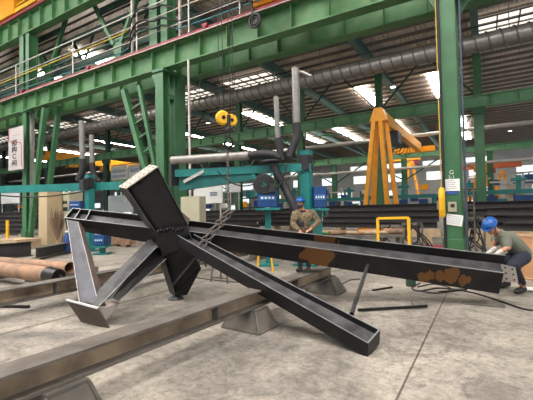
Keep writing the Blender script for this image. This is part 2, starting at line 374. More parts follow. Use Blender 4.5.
# knee braces at girder E / roof
for i, x in enumerate(XE[:6]):
    a = MB(); a.bar((x, 29.2, 9.1), (x-3.2, 29.2, ZR-.4), .12, .12); a.bar((x-6.7, 29.2, 9.1), (x-3.4, 29.2, ZR-.4), .12, .12); a.bar((x-6.6, 29.3, 9.3), (x-.1, 29.3, 9.3), .1, .1)
    tag(build('roof_brace', a, DGREEN), 'crossed green brace above the mid girder, ' + ['right of the notice column', 'at the notice column', 'above the orange frame', 'left of the tall extraction pipes', 'at the yellow hoist block', 'right of the twin columns'][i], 'brace')
for i in range(5):
    x = .35-9*i
    a = MB(); a.bar((x-.3, 47.2, 5.0), (x-4.3, 47.2, 7.4), .16, .16); a.bar((x-8.7, 47.2, 5), (x-4.7, 47.2, 7.4), .16, .16); a.bar((x-4.5, 47, 8.3), (x-7.3, 47, 11.6), .14, .14); a.bar((x-4.5, 47, 8.3), (x-1.6, 47, 11.6), .14, .14); a.bar((x-8.8, 47.1, 11.6), (x-.1, 47.1, 11.6), .14, .14)
    tag(build('far_brace', a, GREEN), 'light green bracing of the far row, bay %s of the right side' % ['one', 'two', 'three', 'four', 'five'][i], 'brace')
# leaning braces under the crane girder
def lean(label, top, bot, ladder=False):
    t = thing('leaning_brace', label, 'brace', bot)
    build('strut', MB().bar(bot, top, .26, .26), GREEN, t)
    if ladder:
        a = MB(); q = V((1.15, 0, 0)); a.bar(bot+q*.3, top+q, .18, .18); L = (top-bot).length
        for k in range(1, 9): p0 = bot.lerp(top, k/9.5); a.bar(p0, bot.lerp(top, k/9.5+.04)+q*(.3+.7*k/9.5), .07, .07)
        build('lacing', a, GREEN, t)
    return t
tp = PY(124, 90, 12.1); lean('light green brace leaning left from the twin columns, with ladder-like lacing', tp, V((XB[1]-.4, 12.2, .6)), True)
tp = PY(45, 108, 11.9); lean('green brace rising right from the foot of the sign column', tp, PY(29.5, 243, 11.9))
lean('second green brace behind the one at the sign column', PY(59, 106, 12.6), PY(43, 240, 12.6))
for i, (px, py) in enumerate(((48, 82), (118, 58))):
    base = PY(px, py, 12.9); t = thing('upper_brace', ['V shaped green brace behind the walkway rails, far left', 'V shaped green brace behind the rails, left of the columns'][i], 'brace', base)
    a = MB(); a.prism([base+V((-.45, -.03, 1.1)), base+V((.45, -.03, 1.1)), base+V((.16, -.03, -.3)), base+V((-.16, -.03, -.3))], (0, .06, 0)); build('gusset', a, GREEN, t)
    build('strut', MB().bar(base+V((-.3, 0, .8)), base+V((-2.6, 0, 4.4)), .2, .2), GREEN, t)
    build('strut', MB().bar(base+V((.3, 0, .8)), base+V((2.6, 0, 4.4)), .2, .2), GREEN, t)
    build('lacing', MB().bar(base+V((-1.5, 0, 3.0)), base+V((1.5, 0, 3.0)), .15, .3), DGREEN, t)
# tie beams between upper members
for i, (z, yy) in enumerate(((12.2, 13.2), (10.6, 13.4))):
    tag(build('tie_beam', MB().mm((-60, yy, z), (-13, yy+.2, z+.3)), DGREEN, origin=(-30, yy, z)), ['upper', 'lower'][i]+' dark green tie beam behind the walkway rails, upper left', 'beam')
for i, (z, yy, m_, nm) in enumerate(((9.75, 12.6, GREEN, 'light green pipe low behind the walkway rails'), (10.9, 12.9, DGREEN, 'dark green pipe mid height behind the walkway rails'), (11.7, 14.0, GREYP, 'thin grey pipe high behind the walkway rails'))):
    tag(build('service_pipe', MB().tube([(-60, yy, z), (-13.4, yy, z)], .07 if i < 2 else .04, 8), m_, origin=(-30, yy, z)), nm+', upper left', 'pipe')
for i, px in enumerate((95, 150, 62)):
    q = PY(px, 40, 13.9); tag(build('truss_diagonal', MB().bar((q.x, 13.9, 9.05), (q.x-2.4, 13.9, 12.9), .14, .14).bar((q.x-2.4, 13.9, 9.05), (q.x, 13.9, 12.9), .1, .1), DGREEN, origin=(q.x, 13.9, 9.05)), 'crossed dark green truss members behind the rails, ' + ['above the left extraction pipes', 'beside the upper post', 'near the upper left girder'][i], 'brace')
# walkway rails and cables along the girder
wr = thing('walkway_railing', 'grey walkway railing along the top of the red-railed girder, upper left', 'railing', (-20, 11.5, 9.05))
def xlineZ(px, py, Y): return PY(px, py, Y).z
z1 = xlineZ(165, 0, 11.5); a = MB(); a.tube([(-50, 11.5, z1), (-5.5, 11.5, z1)], .035, 8); build('top_rail', a, GREYP, wr)
z2 = xlineZ(190, 35, 11.5); a = MB(); a.tube([(-50, 11.5, z2), (-5.5, 11.5, z2)], .03, 8); build('mid_rail', a, GREYP, wr)
for f_ in (.35, .7): build('mid_rail', MB().tube([(-50, 11.52, z2+(z1-z2)*f_), (-5.5, 11.52, z2+(z1-z2)*f_)], .022, 8), GREYP, wr)
for px, py in ((16, 93), (73, 80), (137, 58), (189, 40), (240, 22)):
    x = PY(px, py, 11.5).x; build('post', MB().tube([(x, 11.5, 9.03), (x, 11.5, z1+(.9 if px > 180 and px < 200 else 0))], .035, 8), GREYP, wr)
for i, (py, m, nm) in enumerate(((6, mat('yellow_cable', s(200, 170, 60), .5), 'yellow'), (19, CABLE, 'black'), (27, mat('blue_cable', s(50, 110, 120), .5), 'blue green'))):
    zc = xlineZ(190, py, 11.7); xc = XB[1]
    pts = [(-50, 11.6, zc-.15), (xc-2.4, 11.6, zc-.1), (xc-1.9, 11.6, zc), (xc-1.3, 11.4, zc+.45), (xc-.6, 11.3, zc+.5), (xc, 11.35, zc+.3), (xc+.6, 11.4, zc+.32), (xc+1.2, 11.6, zc+.05), (xc+3, 11.6, zc), (-3.6, 11.6, zc)]
    a = MB(); a.tube(pts[:3], .03, 8); a.tube(pts[7:], .03, 8); t = thing('power_cable', nm+' power cable run above the red rail, looping out around the columns', 'cable', (xc, 11.7, zc))
    build('straight_run', a, m, t); build('loop', MB().tube(smooth_path(pts[2:8]), .045, 8), CABLE, t)
for i, x in enumerate((XB[1]-1.9, XB[1]+1.25)):
    tag(build('cable_post', MB().mm((x-.04, 11.75, 9.04), (x+.04, 11.85, 12.6)), GREYP, origin=(x, 11.75, 9.04)), ['pale post holding the cable loops, left of the columns', 'pale post holding the cable loops, right of the columns'][i], 'post')
for i, (px, py) in enumerate(((22, 97), (88, 77), (205, 36))):
    p = PY(px, py, 11.6)
    a = MB().mm((p.x-.13, 11.55, 9.12), (p.x+.13, 11.65, 9.24)); a.mm((p.x-.06, 11.56, 9.03), (p.x+.06, 11.64, 9.13)); tag(build('rail_clamp', a, RED, origin=(p.x, 11.5, 9.03)), 'red rail clamp box on the girder, ' + ['above the sign column', 'above the left extraction pipes', 'just right of the twin columns'][i], 'clamp')

# downpipes
tag(build('downpipe', MB().tube([(x_ := PY(31.5, 200, 12.42).x, 12.42, 0), (x_, 12.42, 12.6)], .17, 14), GREYP, origin=(x_, 12.42, 0)), 'thick pale grey downpipe beside the white sign', 'pipe')
p = PY(189, 100, 11.5); tag(build('downpipe', MB().tube([(p.x, 11.5, 0), (p.x, 11.5, 7.9)], .05, 10), GREYP, origin=(p.x, 11.5, 0)), 'thin grey pipe along the right side of the twin columns', 'pipe')
p = PY(438.5, 100, 11.35); t = thing('yellow_conduit', 'thin yellow conduit with a fat yellow sleeve left of the notice column', 'conduit', (p.x, 11.35, .9))
za = PY(440, 190, 11.35).z; zb = PY(440, 216, 11.35).z
build('conduit', MB().tube([(p.x, 11.35, za), (p.x, 11.35, 7.9)], .016, 8), mat('faded_yellow', s(188, 158, 72), .6), t)
build('sleeve', MB().tube([(p.x, 11.35, zb-.04), (p.x, 11.35, zb), (p.x, 11.35, za), (p.x, 11.35, za+.08)], [.05, .085, .085, .04], 14), YELLOW, t)
p = PY(462.5, 100, 11.6); tag(build('conduit', MB().tube([(p.x, 11.6, .2), (p.x, 11.6, 7.9)], .03, 8), mat('dark_blue_pipe', s(56, 68, 84), .5), origin=(p.x, 11.6, .2)), 'dark blue conduit down the right edge of the notice column', 'conduit')
p = PY(441, 100, 11.65); tag(build('conduit', MB().tube([(p.x, 11.62, .2), (p.x, 11.62, 7.9)], .04, 8), CABLE, origin=(p.x, 11.62, .2)), 'black cable conduit down the left edge of the notice column', 'conduit')

# ducts and high pipes
t = thing('spiral_duct', 'large round spiral duct hanging under the roof', 'duct', (-10, 22, 9.97))
build('duct_body', MB().tube([(-75, 22, 9.97), (10, 22, 9.97)], .46, 24), DUCT, t)
a = MB().tube([(-60+.6*k/16, 22+.47*math.cos(PI*k/8), 9.97+.47*math.sin(PI*k/8)) for k in range(int(16*70/.6))], .045, 5)
build('spiral_seam', a, mat('dull_duct_seam', s(112, 108, 104), .5, .4), t)
a = MB(); x = -60
while x < 10: build('hanger_rod', MB().bar((x, 22, 10.4), (x, 22, ZR-.1), .04, .04), PURL, t); x += 3.4
tag(build('overhead_pipe', MB().tube([(-90, 40, 8.85), (12, 40, 8.85)], .2, 12), GREYP, origin=(-20, 40, 8.85)), 'thin pale pipe crossing the far hall above the low green girder', 'pipe')
tag(build('overhead_pipe', MB().tube([(-60, 21.3, 10.55), (10, 21.3, 10.55)], .04, 8), CABLE, origin=(-20, 21.3, 10.5)), 'thin dark service pipe along the top of the round duct', 'pipe')
tag(build('overhead_pipe', MB().tube([(-90, 46, 6.2), (12, 46, 6.2)], .16, 10), GREYP, origin=(-20, 46, 6.2)), 'low grey pipe under the farthest green girder', 'pipe')

# sign with the hall's name
sp = PY(15.5, 148, 11.2); ztop = PY(15, 127.5, 11.2).z; zbt = PY(15, 170, 11.2).z; wx = (PY(22.5, 148, 11.2).x-PY(8, 148, 11.2).x)/2
t = thing('hall_sign', 'white vertical sign with a red line and four dark characters', 'sign', (sp.x, 11.2, zbt))
build('board', MB().mm((sp.x-wx, 11.2, zbt), (sp.x+wx, 11.26, ztop)), mat('grey_white_board', s(178, 170, 168), .5, var=.05), t, bevel=.01)
H = ztop-zbt; a = MB()
for (x0, z0, x1, z1_) in ((-.92, .72, -.92, .98), (-.92, .72, -.5, .66), (-.5, .66, .7, .62), (.7, .62, .82, .55), (.82, .55, .82, .06)):
    a.bar((sp.x+x0*wx, 11.19, zbt+z0*H), (sp.x+x1*wx, 11.19, zbt+z1_*H), .01, .045, V((0, 0, 1)) if x0 != x1 else V((1, 0, 0)))
build('red_line', a, RTXT, t)
for i, ch in enumerate('钢构C间'):
    text('character', ch, .40, (sp.x-.14, 11.19, zbt+H*(.63-.157*i)), (1, 0, 0), (0, 0, 1), TXT, t, wide=1.7, bold=.006)
text('small_line', '————', .22, (sp.x+.05, 11.195, zbt+H*.82), (1, 0, 0), (0, 0, 1), RTXT, t)

# papers and meter on the notice column
def on_col(x0, y0, x1, y1, Y=YB1-.01): a = PY(x0, y0, Y); b_ = PY(x1, y1, Y); return a.x, b_.x, b_.z, a.z
x0, x1, z0, z1_ = on_col(443.5, 179.5, 460, 191); t = thing('notice_board', 'white notice with a blue strip on the green column', 'notice', ((x0+x1)/2, YB1, z0))
build('paper', MB().mm((x0, YB1-.02, z0), (x1, YB1-.002, z1_)), WHITE, t)
a = MB(); random.seed(3)
for k in range(5): zz = z1_-.05-.055*k; a.mm((x0+.03, YB1-.024, zz-.008), (x0+.03+(x1-x0-.06)*random.uniform(.6, 1), YB1-.02, zz+.006))
build('printed_lines', a, mat('grey_print', s(150, 154, 158), .8), t)
x0, x1, z0, z1_ = on_col(446.5, 191, 458.5, 194); build('blue_strip', MB().mm((x0, YB1-.02, z0), (x1, YB1-.002, z1_)), BTXT, t)
x0, x1, z0, z1_ = on_col(448, 202, 457, 212); t = thing('meter_box', 'small pale meter box with a black window on the green column', 'meter', ((x0+x1)/2, YB1, z0))
build('case', MB().mm((x0, YB1-.1, z0), (x1, YB1-.002, z1_)), CREAM, t, bevel=.015); build('display', MB().mm((x0+.07, YB1-.106, z0+.13), (x1-.05, YB1-.1, z1_-.06)), RUBBER, t)
x0, x1, z0, z1_ = on_col(446, 214.5, 463, 225.5); cx, cz = (x0+x1)/2, (z0+z1_)/2
t = thing('paper_sheet', 'tilted white sheet taped low on the green column', 'paper', (cx, YB1, z0)); R = Matrix.Rotation(.16, 3, 'Y')
build('sheet', MB().box((cx, YB1-.03, cz), (x1-x0, .006, z1_-z0), R), WHITE, t)
a = MB()
for k in range(5): a.box(V((cx, YB1-.035, cz))+R @ V((0, 0, .1-.05*k)), ((x1-x0)*.8, .003, .008), R)
build('printed_lines', a, mat('grey_print_b', s(160, 160, 160), .8), t)
tm = thing('column_marking', 'white stencilled letter and numbers on the green column', 'marking', (PY(451, 176, YB1).x, YB1, 2.2))
pp = PY(451.5, 172.5, YB1-.006); text('letter', 'G', .17, pp, (1, 0, 0), (0, 0, 1), WTXT, tm); pp = PY(451.5, 177.2, YB1-.006); text('number', '2-1', .13, pp, (1, 0, 0), (0, 0, 1), WTXT, tm)

# ------------------------------------------------------------------ cranes
# lower crane: end truck on the red rail, double bridge running overhead toward the viewer
cx0 = PY(262, 12, 12).x; cx1 = PY(318, 0, 12).x
t = thing('bridge_crane', 'orange overhead crane end truck and bridge on the red rail, top centre', 'crane', ((cx0+cx1)/2, 12, 9.17))
build('end_truck', MB().mm((cx0-.3, 11.75, 9.3), (cx1+.3, 12.2, 9.75)), ORANGE, t, bevel=.02)
for xx in (cx0, cx1): build('wheel', MB().tube([(xx, 11.9, 9.33), (xx, 12.06, 9.33)], .17, 20), RUBBER, t)
for xx in (cx0+.15, cx1-.25): build('bridge_girder', MB().mm((xx, -8, 9.5), (xx+.35, 11.8, 10.3)), ORANGE, t)
build('motor', MB().tube([(cx0-.25, 11.5, 9.72), (cx0+.35, 11.5, 9.72)], .16, 16), WHITE, t)
build('cable_loops', MB().tube(smooth_path([(cx0-.75, 11.4, 9.95), (cx0-.6, 11.35, 9.5), (cx0-.3, 11.35, 9.35), (cx0-.05, 11.35, 9.6), (cx0+.1, 11.4, 10)]), .04, 8).tube(smooth_path([(cx0-.9, 11.45, 10.2), (cx0-.55, 11.45, 9.75), (cx0-.1, 11.4, 9.5), (cx0+.25, 11.4, 9.9)]), .03, 8), CABLE, t)
c0 = PY(255, 21, 11.45); a = MB(); a.ring(c0+V((0, -.02, 0)), (0, 1, 0), .24, .05, 28, 8); a.ring(c0+V((0, -.02, 0)), (0, 1, 0), .14, .03, 24, 8); a.tube([c0+V((0, 0, 0)), c0+V((0, .06, 0))], .2, 20); build('cable_reel', a, RUBBER, t)
build('bracket', MB().bar(c0+V((-.1, .05, 0)), c0+V((-.2, .05, 1.0)), .08, .08), RUBBER, t)
a0 = PY(-8, 15, 12).x; a1 = PY(38, 8, 12).x
t = thing('upper_bridge_crane', 'orange crane end with yellow guard rail in the top left corner', 'crane', (a0, 12, 14.3))
build('end_truck', MB().mm((a0-4, 11.6, 14.45), (PY(13, 15, 11.6).x, 12.2, 16.6)), ORANGE, t, bevel=.03)
build('guard_rail', MB().bar((PY(12, 20, 11.7).x, 11.8, 14.6), (a1+.4, 11.8, 14.6), .25, .25).bar((PY(12, 20, 11.7).x, 11.8, 15.0), (a1+.4, 11.8, 15.0), .08, .08).bar((a1+.3, 11.8, 14.5), (a1+.3, 11.8, 15.05), .08, .08), YELLOW, t)
for xx in (a0-1, a1-1): build('wheel', MB().tube([(xx, 11.9, 14.45), (xx, 12.06, 14.45)], .2, 18), RUBBER, t)
# bridge cranes in the next bay
def bridge(label, px0, py0, px1, py1, Z, h=.9):
    p0 = PZ(px0, py0, Z); p1 = PZ(px1, py1, Z); p1.x = p0.x; t = thing('far_bridge_crane', label, 'crane', (p0.x, p0.y, Z-h))
    build('bridge_girder', MB().mm((p0.x-.3, p0.y, Z-h), (p0.x+.3, p1.y, Z)), ORANGE, t, bevel=.03)
    build('end_truck', MB().mm((p0.x-1.6, p0.y-.2, Z-h-.1), (p0.x+1.6, p0.y+.25, Z-h+.5)), ORANGE, t)
    build('hoist', MB().mm((p0.x-.5, p0.y+3, Z-h-.8), (p0.x+.5, p0.y+4.4, Z-h-.002)), YELLOW, t, bevel=.05)
bridge('orange bridge crane left of the white banner', 84, 157, 150, 165, 10.3, 1.15)
bridge('dull orange bridge crane between the sign column and left hoses', 46, 151, 74, 160, 10.3, 1.15)
# semi gantry frame
def gantry(name, label, apex, legs, beam_to, r=.2, m=ORANGE):
    t = thing(name, label, 'gantry', (apex.x, apex.y, 0))
    a = MB(); w = r*2.1; a.hexa([apex+V(p) for p in ((-w*1.6, -w, -w*1.9), (w*1.6, -w, -w*1.9), (w*1.6, w, -w*1.9), (-w*1.6, w, -w*1.9), (-w*.7, -w, w*.6), (w*.7, -w, w*.6), (w*.7, w, w*.6), (-w*.7, w, w*.6))]); build('head', a, m, t, bevel=.02)
    legs = [((tx, ty), (bx, by)) for (tx, ty), (bx, by) in legs]
    for (tx, ty), (bx, by) in legs: build('leg', MB().bar(apex+V((tx, ty, -w*1.8)), V((apex.x+bx, apex.y+by, .05)), r*1.5, r*1.5), m, t)
    ys = [by for _, (bx, by) in legs]; xs = [bx for _, (bx, by) in legs]
    build('sill', MB().mm((apex.x+min(xs)-.3, apex.y+min(ys)-.15, 0), (apex.x+max(xs)+.3, apex.y+max(ys)+.15, .3)), m, t)
    if beam_to:
        build('beam', MB().bar(apex+V((0, .2, -.2)), beam_to, .5, .8), m, t, bevel=.02)
    return t
ap = PY(379, 112, 24.5)
def GX(px): return PY(px, 212, 24.5).x
gt = gantry('gantry_frame', 'tall orange A-shaped gantry frame with a beam running back to the right', ap, [((-.3, -.25), (GX(364)-ap.x, -.3)), ((-.25, .3), (GX(369.5)-ap.x, .6)), ((.15, -.25), (GX(390)-ap.x, -.3)), ((.35, .3), (GX(397)-ap.x, .6))], V((ap.x+.1, ap.y+15.5, ap.z-.2)), r=.17)
build('end_carriage', MB().bar((ap.x-2.4, ap.y+15.8, ap.z-.4), (ap.x+1.6, ap.y+15.8, ap.z-.4), .5, .55), ORANGE, gt)
build('hoist', MB().mm((ap.x-.35, ap.y+3.6, ap.z-1.5), (ap.x+.45, ap.y+5, ap.z-.62)), mat('navy_hoist', s(40, 48, 66), .5), gt, bevel=.03)
for k in range(7): build('festoon_loop', MB().ring((ap.x-.6, ap.y+4+k*1.3, ap.z-1.1), (0.2, 1, 0), .5, .03, 12, 5), CABLE, gt)
ap2 = PY(481, 163, 52); gantry('gantry_frame', 'distant orange A-frame behind the crouching worker\'s helmet', ap2, [((-.3, 0), (-2.0, -.5)), ((-.1, .3), (-1.2, .9)), ((.2, 0), (1.9, -.5)), ((.35, .3), (2.6, .9))], None, .26)
ap3 = PY(411, 163, 58); gantry('gantry_frame', 'distant slim orange A-frame left of the notice column', ap3, [((-.3, 0), (-1.5, -.5)), ((.3, 0), (1.5, -.5))], None, .2)
ap4 = PY(502, 172, 60); gantry('gantry_frame', 'smallest orange A-frame at the far right', ap4, [((-.3, 0), (-1.2, -.5)), ((.3, 0), (1.6, -.5))], None, .16)
o_ = PY(410, 158, 62); t = thing('far_bridge_crane', 'rust orange crane beam over the distant A-frame, left of the notice column', 'crane', (o_.x, 62, o_.z))
build('bridge_girder', MB().mm((o_.x-2.5, 61.5, o_.z-.4), (o_.x+1.5, 62.3, o_.z+.4)), ORANGE, t); build('hoist', MB().mm((o_.x+.2, 61.3, o_.z-1.1), (o_.x+1.2, 62.3, o_.z-.41)), RED, t)
o_ = PY(490, 166, 58); t = thing('far_bridge_crane', 'rust orange crane beam right of the notice column', 'crane', (o_.x, 58, o_.z))
build('bridge_girder', MB().mm((o_.x-4, 57.6, o_.z-.35), (o_.x+3.5, 58.3, o_.z+.35)), mat('rust_orange', s(196, 96, 56), .6), t); build('hoist', MB().mm((o_.x-.5, 57.4, o_.z-1), (o_.x+.6, 58.4, o_.z-.36)), RED, t)

# high bay lamps
for i, (px, py) in enumerate(((220, 28), (301, 123), (266, 119), (139, 137), (105, 143), (500, 104), (510, 131), (393, 87), (208, 123))):
    p = PZ(px, py, 12.0) if py < 110 else PZ(px, py, 11.4)
    if py == 28: p = PY(220, 28, 16)
    t = thing('high_bay_lamp', 'small round lamp, ' + ['bright, above the red rail by the crane trolley', 'right of the tall extraction pipes', 'left of the tall extraction pipes', 'left of the twin columns', 'above the left hoses', 'upper right under the duct', 'lower right, right of the notice column', 'above the orange frame', 'left of the yellow hoist block'][i], 'lamp', p)
    build('rod', MB().bar(p+V((0, 0, .2)), V((p.x, p.y, ZR-.1)), .03, .03), PURL, t); build('shade', MB().tube([p+V((0, 0, .25)), p+V((0, 0, .1)), p], [.06, .14, .26], 16), GREYP, t); build('lens', MB().ell(p, (.24, .24, .06)), LAMP, t)

# ------------------------------------------------------------------ far clutter: stacks, cabinets, boards
def hbeam_x(mb, x0, x1, y, z, w, h, t=.03):
    mb.mm((x0, y-w/2, z), (x1, y+w/2, z+t)); mb.mm((x0, y-w/2, z+h-t), (x1, y+w/2, z+h)); mb.mm((x0, y-t/2, z+t), (x1, y+t/2, z+h-t))
def stack(x0, x1, y, layers, z0, label, w=.5, h=.32, rows=1):
    lay = ['bottom', 'second', 'third', 'fourth', 'fifth', 'top']
    for r in range(rows):
        for k in range(layers):
            a = MB(); j = random.uniform(-.5, .5); hbeam_x(a, x0+j, x1+j, y+r*(w+.06), z0+k*(h+.004), w, h)
            tag(build('stacked_beam', a, DARKSTK, origin=((x0+x1)/2, y, z0+k*h)), 'dark steel beam, %s layer%s of the stack %s' % (lay[k] if k < layers-1 else 'top', '' if rows == 1 else (' in the front row' if r == 0 else ' in the back row'), label), 'steel beam', 'stacked dark beams')
    for xx in (x0+1.2, (x0+x1)/2, x1-1.2):
        tag(build('timber_bearer', MB().mm((xx-.15, y-.5, 0), (xx+.15, y+.5+(rows-1)*w, z0-.003)), WOOD, origin=(xx, y, 0)), 'pale timber bearer under the dark beam stack %s, %s' % (label, 'left' if xx < (x0+x1)/2-.5 else 'right' if xx > (x0+x1)/2+.5 else 'middle'), 'timber')
random.seed(11)
stack(PY(322, 220, 21).x, PY(438, 220, 21).x, 21, 4, .38, 'left of the notice column')
stack(PY(462, 220, 20).x, PY(530, 220, 20).x+3.5, 20.5, 4, .4, 'behind the crouching worker')
stack(PY(500, 220, 17).x, PY(533, 220, 17).x+4, 18, 3, .45, 'at the right edge')
stack(PY(150, 215, 20).x, PY(262, 215, 20).x, 20, 4, .25, 'behind the hanging chain')
stack(PY(-25, 220, 13).x, PY(21, 220, 13).x, 14, 5, .1, 'at the left edge')
stack(PY(262, 215, 24).x, PY(322, 215, 24).x, 24, 4, .3, 'behind the standing worker')
# green machine-like welding line in the far hall
for i, (px, Y) in enumerate(((405, 34), (350, 36), (520, 31), (295, 33))):
    p = PY(px, 200, Y); t = thing('welding_carriage', 'teal machine carriage far behind, ' + ['left of the notice column', 'below the far windows, right of the standing worker', 'at the right edge behind the stack', 'behind the standing worker'][i], 'machine', (p.x, Y, 0))
    build('table', MB().mm((p.x-3.2, Y-.4, 2.3), (p.x+2.6, Y+.4, 2.6)), TEAL, t)
    for q in (-2.8, 2.2): build('leg', MB().mm((p.x+q, Y-.3, 0), (p.x+q+.25, Y+.3, 2.3)), TEAL, t)
    for q in (-2, -.4, 1.2): build('drive_unit', MB().mm((p.x+q, Y-.55, 1.6), (p.x+q+.7, Y-.1, 2.2)), BLUE, t, bevel=.03)
    build('tower', MB().mm((p.x-.2, Y-.2, 2.6), (p.x+.1, Y+.2, 3.6)).mm((p.x-.5, Y-.35, 3.2), (p.x+.4, Y+.3, 3.4)), TEAL, t)
random.seed(31)
for i, (px, Y, wd, h, m_) in enumerate(((325, 50, 5, 4.5, GREYP), (345, 44, 4, 3.6, DGREEN), (365, 56, 6, 4.2, GREYP), (385, 40, 3.5, 3.4, TEAL), (425, 52, 5, 5, GREYP), (470, 45, 4, 4.4, DGREEN), (495, 54, 6, 5.4, GREYP), (515, 42, 4, 3.8, DGREEN), (530, 50, 4, 5.2, GREYP), (20, 34, 5, 3.6, DGREEN), (70, 40, 6, 3.8, GREYP), (150, 42, 6, 4.2, DGREEN), (215, 45, 6, 4.4, GREYP), (250, 40, 4, 4.2, DGREEN), (285, 48, 5, 4.2, GREYP))):
    x = PY(px, 205, Y).x; t = thing('far_rack', 'open storage frame far behind, ' + ['right of the standing worker', 'under the overhead pipe, right of the blue machine', 'left of the orange frame legs', 'between the orange frame legs', 'just left of the notice column', 'just right of the notice column', 'right of the distant A-frame', 'above the crouching worker', 'at the right edge', 'left of the sign column foot', 'beyond the left teal boom', 'left of the twin columns', 'right of the twin columns', 'right of the hanging chain', 'behind the wire feeder'][i], 'rack', (x, Y, 0))
    for q in (-wd/2, 0, wd/2): build('post', MB().mm((x+q-.08, Y-.08, 0), (x+q+.08, Y+.08, h)), m_, t)
    for z in (h*.45, h*.75, h): build('shelf_beam', MB().mm((x-wd/2, Y-.1, z-.1), (x+wd/2, Y+.1, z+.06)), m_ if z < h else GREYP, t)
    for k in range(3): bz = h*(.45, .75, .45)[k]+.06; q = (-wd*.35, -wd*.1, wd*.2)[k]; build('load', MB().mm((x+q, Y-.3, bz), (x+q+wd*.2, Y+.3, bz+h*random.uniform(.1, .22))), random.choice((WHITE, BLUE, ORANGE, CREAM, DARKSTK, TEAL)), t)
# control cabinets and locker at the foot of the sign column
p0 = PZ(37.5, 248, 0); Yc = 9.2
def xat(px, Y): return PY(px, 215, Y).x
zt = PY(42, 192, Yc).z
t = thing('tall_locker', 'tall pale wooden-coloured locker beside the sign column', 'locker', (xat(42, Yc), Yc, 0))
build('body', MB().mm((xat(38.5, Yc), Yc, 0), (xat(47, Yc), Yc+.7, zt)), mat('tan_board', s(184, 164, 130), .6, var=.1), t, bevel=.01)
t = thing('control_cabinet', 'wide cream electrical cabinet behind the upright broom', 'cabinet', (xat(57, 9.96), 9.96, 0)); x0, x1 = xat(48, 9.96), xat(70, 9.96)
build('body', MB().mm((x0, 9.96, 0), (x1, 10.6, zt)), CREAM, t, bevel=.01)
for k in range(3):
    q0 = x0+(x1-x0)*k/3+.03; q1 = x0+(x1-x0)*(k+1)/3-.03
    dr = build('door', MB().mm((q0, 9.93, .15), (q1, 9.958, zt-.1)), CREAM, t)
    build('dial_row', MB().mm((q0+.1, 9.91, zt-.55), (q0+.22, 9.93, zt-.43)).mm((q0+.3, 9.91, zt-.55), (q0+.42, 9.93, zt-.43)).mm((q0+.1, 9.91, zt-.9), (q1-.1, 9.93, zt-.72)), RUBBER, dr)
# besom broom standing bristles up
b0 = PZ(57, 250, 0); b0.y = 8.6; b0.x = xat(56.8, 8.6); t = thing('besom_broom', 'dry twig broom standing bristles up before the cream cabinet', 'broom', (b0.x, b0.y, 0))
zb_ = PY(57, 214, 8.6).z
build('handle', MB().tube([b0, (b0.x+.03, b0.y, zb_-1.0)], .025, 8), WOOD, t)
a = MB(); random.seed(5)
for k in range(220):
    an = random.uniform(0, 2*PI); rr = random.uniform(.02, .36); q0 = V((b0.x+.03, b0.y, zb_-1.05+random.uniform(-.1, .25)))
    q1 = q0+V((math.cos(an)*rr, math.sin(an)*rr*.6, random.uniform(.45, .9)))
    q2 = q1+V((math.cos(an)*rr*.15, 0, random.uniform(.1, .3)))
    a.tube([q0, q1, q2], [.012, .01, .006], 4, False)
build('twigs', a, TWIG, t)
# left side floor items
p = PZ(8, 249, 0); tag(build('concrete_block', MB().mm((p.x-.9, p.y, 0), (p.x+.75, p.y+1.0, .42)), WOOD, origin=(p.x, p.y, 0), bevel=.02), 'low pale concrete block at the left edge, before the dark stack', 'block')
p = PY(7.5, 225, 10.2); t = thing('yellow_post', 'short yellow guard post at the left edge', 'post', (p.x, 10.2, 0)); build('tube', MB().tube([(p.x, 10.2, 0), (p.x, 10.2, 1.2)], .08, 12), YELLOW, t); build('foot_plate', MB().mm((p.x-.15, 10.05, 0), (p.x+.15, 10.35, .03)), YELLOW, t)
p = PZ(67, 250, 0); t = thing('water_bottle', 'tall blue drum-like bottle left of the leaning V member', 'bottle', (xat(67, 8), 8, 0)); bx = xat(66.8, 8)
build('body', MB().tube([(bx, 8, .0), (bx, 8, .62), (bx, 8, .72), (bx, 8, .78)], [.12, .12, .05, .05], 16), BLUE, t); build('cap', MB().tube([(bx, 8, .78), (bx, 8, .84)], .055, 12), WHITE, t)
# boards and panels in mid hall
def panel(name, label, cat, px0, py0, px1, py1, Y, m, th=.1, stand=True):
    a_ = PY(px0, py0, Y); b_ = PY(px1, py1, Y); t = thing(name, label, cat, ((a_.x+b_.x)/2, Y, 0 if stand else b_.z))
    build('panel', MB().mm((a_.x, Y, b_.z), (b_.x, Y+th, a_.z)), m, t, bevel=.01)
    if stand:
        for xx in (a_.x+.1, b_.x-.2): build('leg', MB().mm((xx, Y+.02, 0), (xx+.1, Y+.08, b_.z)), GREYP, t)
    return t
def scribble(t, px0, py0, px1, py1, Y, m, rows, seed):
    random.seed(seed); a_ = PY(px0, py0, Y); b_ = PY(px1, py1, Y); a = MB(); W = b_.x-a_.x; Hh = (a_.z-b_.z)/rows
    for r in range(rows):
        x = a_.x
        while x < b_.x-W*.06:
            w = W*random.uniform(.04, .08)
            for k in range(3): zz = a_.z-Hh*(r+.25+.2*k); a.mm((x, Y-.02, zz-Hh*.05), (x+w*.8, Y-.001, zz+Hh*.03))
            a.mm((x+w*.35, Y-.021, a_.z-Hh*(r+.75)), (x+w*.48, Y-.001, a_.z-Hh*(r+.15))); x += w+W*.02
    build('printed_marks', a, m, t)
t = panel('white_booth_panel', 'pair of white booth panels behind the teal boom, right of the twin columns', 'panel', 193.5, 186, 222, 203, 17.0, WHITE); scribble(t, 210, 192, 218, 196, 17.0, BTXT, 2, 2)
panel('white_booth_panel', 'small white panel right of the hanging chain', 'panel', 226, 184, 240, 192, 24, WHITE)
panel('beige_cabinet', 'narrow beige cabinet at the foot of the twin columns', 'cabinet', 180.5, 197, 199.5, 222, 11.0, CREAM, .4)
